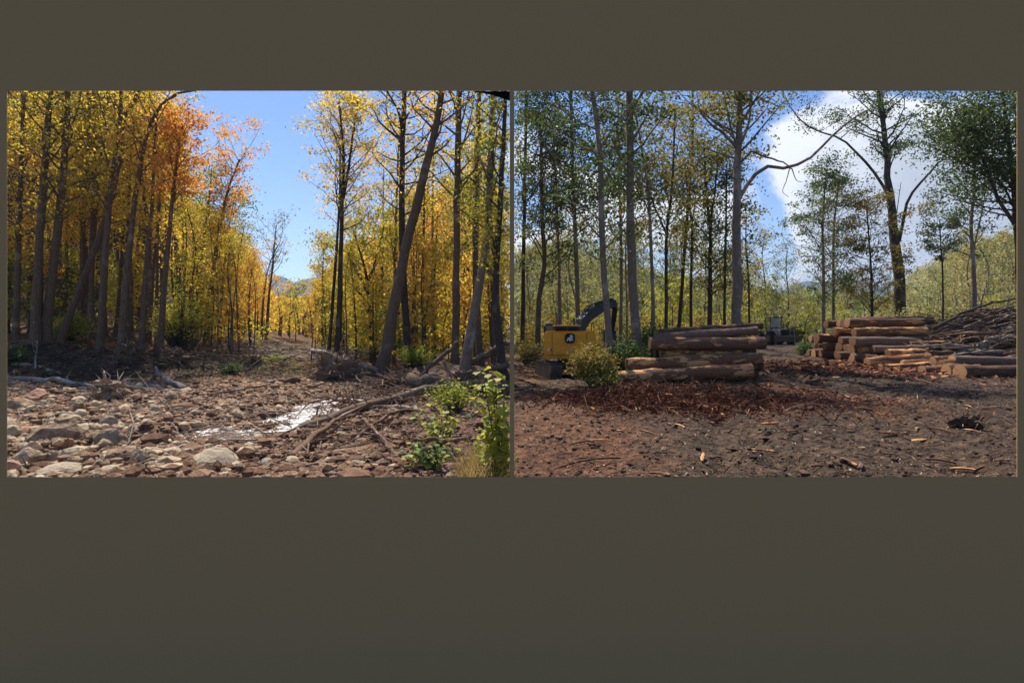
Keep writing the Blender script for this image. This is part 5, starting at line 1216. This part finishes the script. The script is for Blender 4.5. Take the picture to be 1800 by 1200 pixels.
# ------------------------------------------------------------------ machines
def bmx():
    return bmesh.new()
def box(bm, x0, x1, y0, y1, z0, z1, bev=0.0, top=None):
    r = bmesh.ops.create_cube(bm, size=1); vs = r['verts']
    for v in vs:
        v.co = Vector(((x0+x1)/2+v.co.x*(x1-x0), (y0+y1)/2+v.co.y*(y1-y0), (z0+z1)/2+v.co.z*(z1-z0)))
        if top and v.co.z > (z0+z1)/2: v.co.x = (x0+x1)/2+(v.co.x-(x0+x1)/2)*top[0]; v.co.y = (y0+y1)/2+(v.co.y-(y0+y1)/2)*top[1]
    if bev:
        es = list({e for v in vs for e in v.link_edges}); bmesh.ops.bevel(bm, geom=es, offset=bev, segments=2, affect='EDGES', profile=.6)
def cyl(bm, c, ax, r, L, seg=20, r2=None):
    q = Vector(ax).to_track_quat('Z', 'Y').to_matrix().to_4x4()
    bmesh.ops.create_cone(bm, cap_ends=True, segments=seg, radius1=r, radius2=r if r2 is None else r2, depth=L, matrix=Matrix.Translation(c) @ q)
def prism(bm, outline, y0, y1, axis='y'):
    """outline of (a,b) pairs, extruded along one axis; axis y: (x,z), axis x: (y,z)"""
    mk = (lambda a, b, t: (a, t, b)) if axis == 'y' else (lambda a, b, t: (t, a, b))
    A = [bm.verts.new(mk(a, b, y0)) for a, b in outline]; B = [bm.verts.new(mk(a, b, y1)) for a, b in outline]; n = len(A)
    bm.faces.new(A); bm.faces.new(B[::-1])
    for i in range(n): bm.faces.new((A[i], B[i], B[(i+1) % n], A[(i+1) % n]))
def fin(name, bm, m, parent, loc=None, rot=None):
    bmesh.ops.recalc_face_normals(bm, faces=bm.faces); me = bpy.data.meshes.new(name); bm.to_mesh(me); bm.free(); me.materials.append(m)
    return link(name, me, parent, loc, rot)
YELLOW = m_plain('machine_yellow', (.88, .355, .012), .5, .4, 0, .35, 3); BLK = m_plain('black_rubber', (.022, .02, .018), .8, .2, 0, .3)
STEEL = m_plain('dark_steel', (.035, .038, .045), .5, .4, .3, .3); MUD = m_plain('muddy_steel', (.11, .085, .065), .9, .2, 0, .6, 8)
GLASS = m_plain('dark_glass', (.03, .035, .04), .08, .6); WHT = m_plain('white_paint', (.7, .7, .68), .6); REDL = m_plain('red_lens', (.5, .03, .02), .3)
ex = empty('excavator', tuple(gp(1001, 29.3, 0)), R(-3)); tag(ex, 'yellow excavator seen from behind, with dark boom raised beside the bush', 'excavator')
def track_outline(L, h): return [(-L/2+.1, .12), (-L/2+.25, 0), (L/2-.25, 0), (L/2-.1, .12), (L/2, .42), (L/2-.18, h-.08), (L/2-.4, h), (-L/2+.4, h), (-L/2+.18, h-.08), (-L/2, .42)]
und = empty('undercarriage', (0, .6, 0), R(13)); und.parent = ex
for s in (-1, 1):
    bm = bmx(); prism(bm, track_outline(3.6, .78), s*1.15-.3, s*1.15+.3, 'x'); bmesh.ops.bevel(bm, geom=list(bm.edges), offset=.03, segments=1, affect='EDGES')
    for i in range(24):
        y = -1.5+3.0*i/23; box(bm, s*1.15-.32, s*1.15+.32, y-.03, y+.03, .76, .82); box(bm, s*1.15-.32, s*1.15+.32, y-.03, y+.03, -.03, .03)
    for i in range(5): box(bm, s*1.15-.32, s*1.15+.32, -1.83, -1.77, .14+.13*i-.02, .14+.13*i+.03)
    fin('track', bm, MUD, und)
bm = bmx(); box(bm, -.9, .9, -.8, .8, .3, .8, .05); cyl(bm, (0, 0, .9), (0, 0, 1), .6, .24); fin('track_frame', bm, MUD, und)
bm = bmx()
hw = 1.30
prism(bm, [(-hw, 1.15), (-hw+.08, 1.02), (hw-.08, 1.02), (hw, 1.15), (hw, 2.28), (hw-.12, 2.42), (-hw+.12, 2.42), (-hw, 2.28)], -.9, -.2)
for v in bm.verts:
    if v.co.y < -.5: v.co.y += .25*(abs(v.co.x)/hw)**3
bmesh.ops.bevel(bm, geom=list(bm.edges), offset=.05, segments=2, affect='EDGES'); fin('counterweight', bm, YELLOW, ex)
bm = bmx(); box(bm, -hw+.02, hw-.02, -.2, 2.6, 1.02, 1.9, .05); fin('body', bm, YELLOW, ex)
bm = bmx(); box(bm, -.78, .5, -.55, .9, 2.4, 2.66, .04); fin('engine_hood', bm, STEEL, ex)
bm = bmx(); box(bm, -.84, .56, -.6, 1.0, 2.66, 2.72, .02); fin('hood_rim', bm, YELLOW, ex)
for x0 in (-.7, -.1):
    bm = bmx(); box(bm, x0, x0+.5, -.58, -.55, 2.44, 2.60)
    for i in range(4): box(bm, x0+.02, x0+.48, -.60, -.585, 2.455+i*.038, 2.472+i*.038)
    fin('grille', bm, BLK, ex)
bm = bmx(); prism(bm, [(-1.28, 1.9), (-.42, 1.9), (-.42, 2.72), (-.5, 2.82), (-1.2, 2.82), (-1.28, 2.72)], 1.1, 2.5); bmesh.ops.bevel(bm, geom=list(bm.edges), offset=.03, segments=1, affect='EDGES'); cab = fin('cab', bm, STEEL, ex)
bm = bmx(); box(bm, -1.18, -.52, 1.07, 1.095, 2.1, 2.68); fin('window', bm, GLASS, cab)
bm = bmx(); box(bm, -1.31, -1.285, 1.3, 2.3, 2.05, 2.7); fin('window', bm, GLASS, cab)
for xs0 in (-.92, .80):
    bm = bmx(); box(bm, xs0, xs0+.025, -.925, -.89, 1.22, 2.3); fin('panel_seam', bm, BLK, ex)
bm = bmx(); box(bm, -1.2, 1.2, -.925, -.9, 1.2, 1.225); fin('panel_seam', bm, BLK, ex)
for xs0 in (-1.22, 1.22):
    V, F = tubes([(smooth_poly([(xs0, -.1, 2.0), (xs0, -.1, 2.75), (xs0, .9, 2.78), (xs0, 1.0, 2.0)], 14), np.full(14, .022))], 6); link('handrail', mesh_np('handrail', V, F, BLK, True), ex)
bm = bmx(); cyl(bm, (.25, .3, 2.9), (0, 0, 1), .06, .4, 12); fin('exhaust_pipe', bm, STEEL, ex)
# badge: dark rounded plate with a pale leaping deer
bx0, bz0 = -.02, 2.06
bm = bmx(); w2 = .25; prism(bm, [(bx0-w2, bz0-w2*.6), (bx0-w2*.6, bz0-w2), (bx0+w2*.6, bz0-w2), (bx0+w2, bz0-w2*.6), (bx0+w2, bz0+w2*.6), (bx0+w2*.6, bz0+w2), (bx0-w2*.6, bz0+w2), (bx0-w2, bz0+w2*.6)], -.925, -.90)
bad = fin('badge', bm, BLK, ex)
deer = [(-.17, -.12), (-.10, -.03), (-.11, .05), (-.02, .04), (.04, .06), (.06, .11), (.0, .16), (.01, .19), (.07, .15), (.05, .20), (.08, .20), (.10, .14), (.16, .10), (.16, .07), (.10, .06), (.08, -.01), (.14, -.05), (.18, -.12), (.15, -.12), (.10, -.06), (.03, -.04), (.0, -.10), (.03, -.15), (-.02, -.14), (-.04, -.05), (-.09, -.08), (-.13, -.15)]
bm = bmx(); prism(bm, [(bx0+a, bz0-.01+b) for a, b in deer], -.935, -.926); bmesh.ops.triangulate(bm, faces=bm.faces); fin('deer_emblem', bm, WHT, bad)
for x0, m_ in ((.62, WHT), (.84, REDL), (-1.12, WHT), (-.98, REDL)):
    bm = bmx(); box(bm, x0, x0+(.16 if x0 > 0 else .08), -.93 if abs(x0) < 1 else -.86, -.86 if abs(x0) < 1 else -.76, 1.42, 1.54, .015); fin('lamp', bm, m_, ex)
bm = bmx(); box(bm, .75, .95, -.91, -.895, 1.2, 1.3); fin('sticker', bm, BLK, ex)
# boom and stick: flat sided boxes along a bent line
def beam(name, pts, hts, wdt, m, parent):
    bm = bmx(); P = [Vector(p) for p in pts]; ring = []
    for i, p in enumerate(P):
        t = (P[min(i+1, len(P)-1)]-P[max(i-1, 0)]).normalized(); sd = t.cross(Vector((0, 0, 1))).normalized(); upv = sd.cross(t).normalized(); h = hts[i]/2
        ring.append([bm.verts.new(p+sd*a*wdt/2+upv*b*h) for a, b in ((-1, -1), (1, -1), (1, 1), (-1, 1))])
    for i in range(len(P)-1):
        for k in range(4): bm.faces.new((ring[i][k], ring[i][(k+1) % 4], ring[i+1][(k+1) % 4], ring[i+1][k]))
    bm.faces.new(ring[0][::-1]); bm.faces.new(ring[-1]); bmesh.ops.bevel(bm, geom=list(bm.edges), offset=.02, segments=1, affect='EDGES'); return fin(name, bm, m, parent)
beam('boom', [(.35, 1.0, 1.7), (.72, 1.8, 2.8), (1.15, 2.6, 3.3), (1.9, 3.6, 3.7), (2.85, 4.6, 4.05)], [.6, .72, .64, .5, .36], .4, STEEL, ex)
beam('stick', [(2.6, 4.3, 4.2), (2.95, 4.9, 3.85), (3.05, 6.3, 3.2), (3.1, 8.0, 2.3)], [.3, .42, .34, .22], .3, STEEL, ex)
bm = bmx(); cyl(bm, (1.15, 3.1, 3.05), (1.3, 2.3, 1.3), .08, 2.2, 12); fin('hydraulic_cylinder', bm, STEEL, ex)
bm = bmx(); cyl(bm, (2.15, 3.8, 4.05), (1.3, 1.6, .5), .07, 1.7, 12); fin('hydraulic_cylinder', bm, STEEL, ex)
bm = bmx(); prism(bm, [(7.8, 2.4), (8.6, 2.3), (8.8, 1.6), (8.4, .9), (7.7, 1.0), (7.5, 1.7)], 2.6, 3.4, 'x'); fin('bucket', bm, STEEL, ex)
for q in (-.08, .08):
    bm = bmx(); 
    bm.free(); V, F = tubes([(smooth_poly([(.7+q, 1.6, 3.0), (1.1+q, 2.5, 3.7), (1.85+q, 3.5, 4.05), (2.6+q, 4.3, 4.25)], 12), np.full(12, .025))], 6); link('hose', mesh_np('hose', V, F, BLK, True), ex)

# parked logging tractor seen from the front
tr = empty('logging_tractor', tuple(gp(1374, 64, 0))); tr.scale = (1.0, 1.0, 1.0); tag(tr, 'dark grey logging tractor with tall cab facing the yard at its far end', 'tractor')
TG = m_plain('tractor_grey', (.075, .08, .085), .6, .3, 0, .4); PALE = m_plain('windscreen', (.20, .25, .32), .12, .6)
for s in (-1, 1):
    for y in (.2, 3.0):
        bm = bmx(); cyl(bm, (s*1.15, y, .72), (1, 0, 0), .72, .55, 28)
        for i in range(18):
            a = i/18*2*math.pi; 
            mtx = Matrix.Translation((s*1.15, y, .72)) @ Matrix.Rotation(a, 4, 'X'); r = bmesh.ops.create_cube(bm, size=1)
            for v in r['verts']: v.co = mtx @ Vector((v.co.x*.58, v.co.y*.09, .73+v.co.z*.08))
        w_ = fin('wheel', bm, BLK, tr); bm = bmx(); cyl(bm, (s*1.17, y, .72), (1, 0, 0), .34, .56, 20); fin('rim', bm, MUD, w_)
bm = bmx(); box(bm, -.62, .62, -.9, 1.4, .8, 1.75, .07, (.88, .95)); hood = fin('hood', bm, TG, tr)
bm = bmx(); box(bm, -.42, .42, -.95, -.905, .95, 1.6)
for i in range(6): box(bm, -.4, .4, -.97, -.952, 1.0+i*.1, 1.04+i*.1)
fin('grille', bm, BLK, hood)
bm = bmx(); box(bm, -1.5, 1.5, -1.5, -1.38, .35, 1.0, .03); box(bm, -1.5, 1.5, -1.42, -1.3, .95, 1.06); fin('blade', bm, MUD, tr)
for s in (-1, 1):
    bm = bmx(); box(bm, s*.55-.06, s*.55+.06, -1.38, .3, .55, .7, .01); fin('blade_arm', bm, STEEL, tr)
    bm = bmx(); box(bm, s*.62-.05, s*.62+.05, 1.35, 1.45, 1.7, 3.05); box(bm, s*.62-.05, s*.62+.05, 2.6, 2.7, 1.7, 3.05); fin('cab_post', bm, TG, tr)
    bm = bmx(); box(bm, s*1.2-.32, s*1.2+.32, -.3, .8, 1.48, 1.56, .02); fin('fender', bm, TG, tr)
    bm = bmx(); cyl(bm, (s*.45, 1.30, 3.2), (0, 1, 0), .09, .08, 14); fin('headlight', bm, WHT, tr)
bm = bmx(); box(bm, -.75, .75, 1.2, 2.85, 3.02, 3.16, .04); fin('cab_roof', bm, TG, tr)
bm = bmx(); box(bm, -.5, .5, 1.37, 1.40, 2.0, 2.95); fin('windscreen', bm, PALE, tr)
bm = bmx(); box(bm, -.57, .57, 1.38, 2.68, 1.3, 1.93); fin('cab_base', bm, TG, tr)
bm = bmx(); cyl(bm, (.45, .6, 2.1), (0, 0, 1), .06, .8, 12); fin('exhaust_pipe', bm, BLK, tr)
bm = bmx(); box(bm, -.5, .5, 1.4, 4.2, .6, 1.25, .05); fin('rear_frame', bm, TG, tr)

# ------------------------------------------------------------------ haze
bm = bmx(); box(bm, -3950, 3950, -420, 4700, -60, 620)
hz, n, out = mat('haze'); pv = n.new('ShaderNodeVolumePrincipled'); pv.inputs['Density'].default_value = .00016; pv.inputs['Color'].default_value = (.62, .78, 1, 1); pv.inputs['Anisotropy'].default_value = .3
n.link(pv.outputs[0], out.inputs['Volume'])
tag(fin('haze', bm, hz, None), 'thin blue haze over the far hills', kind='stuff')
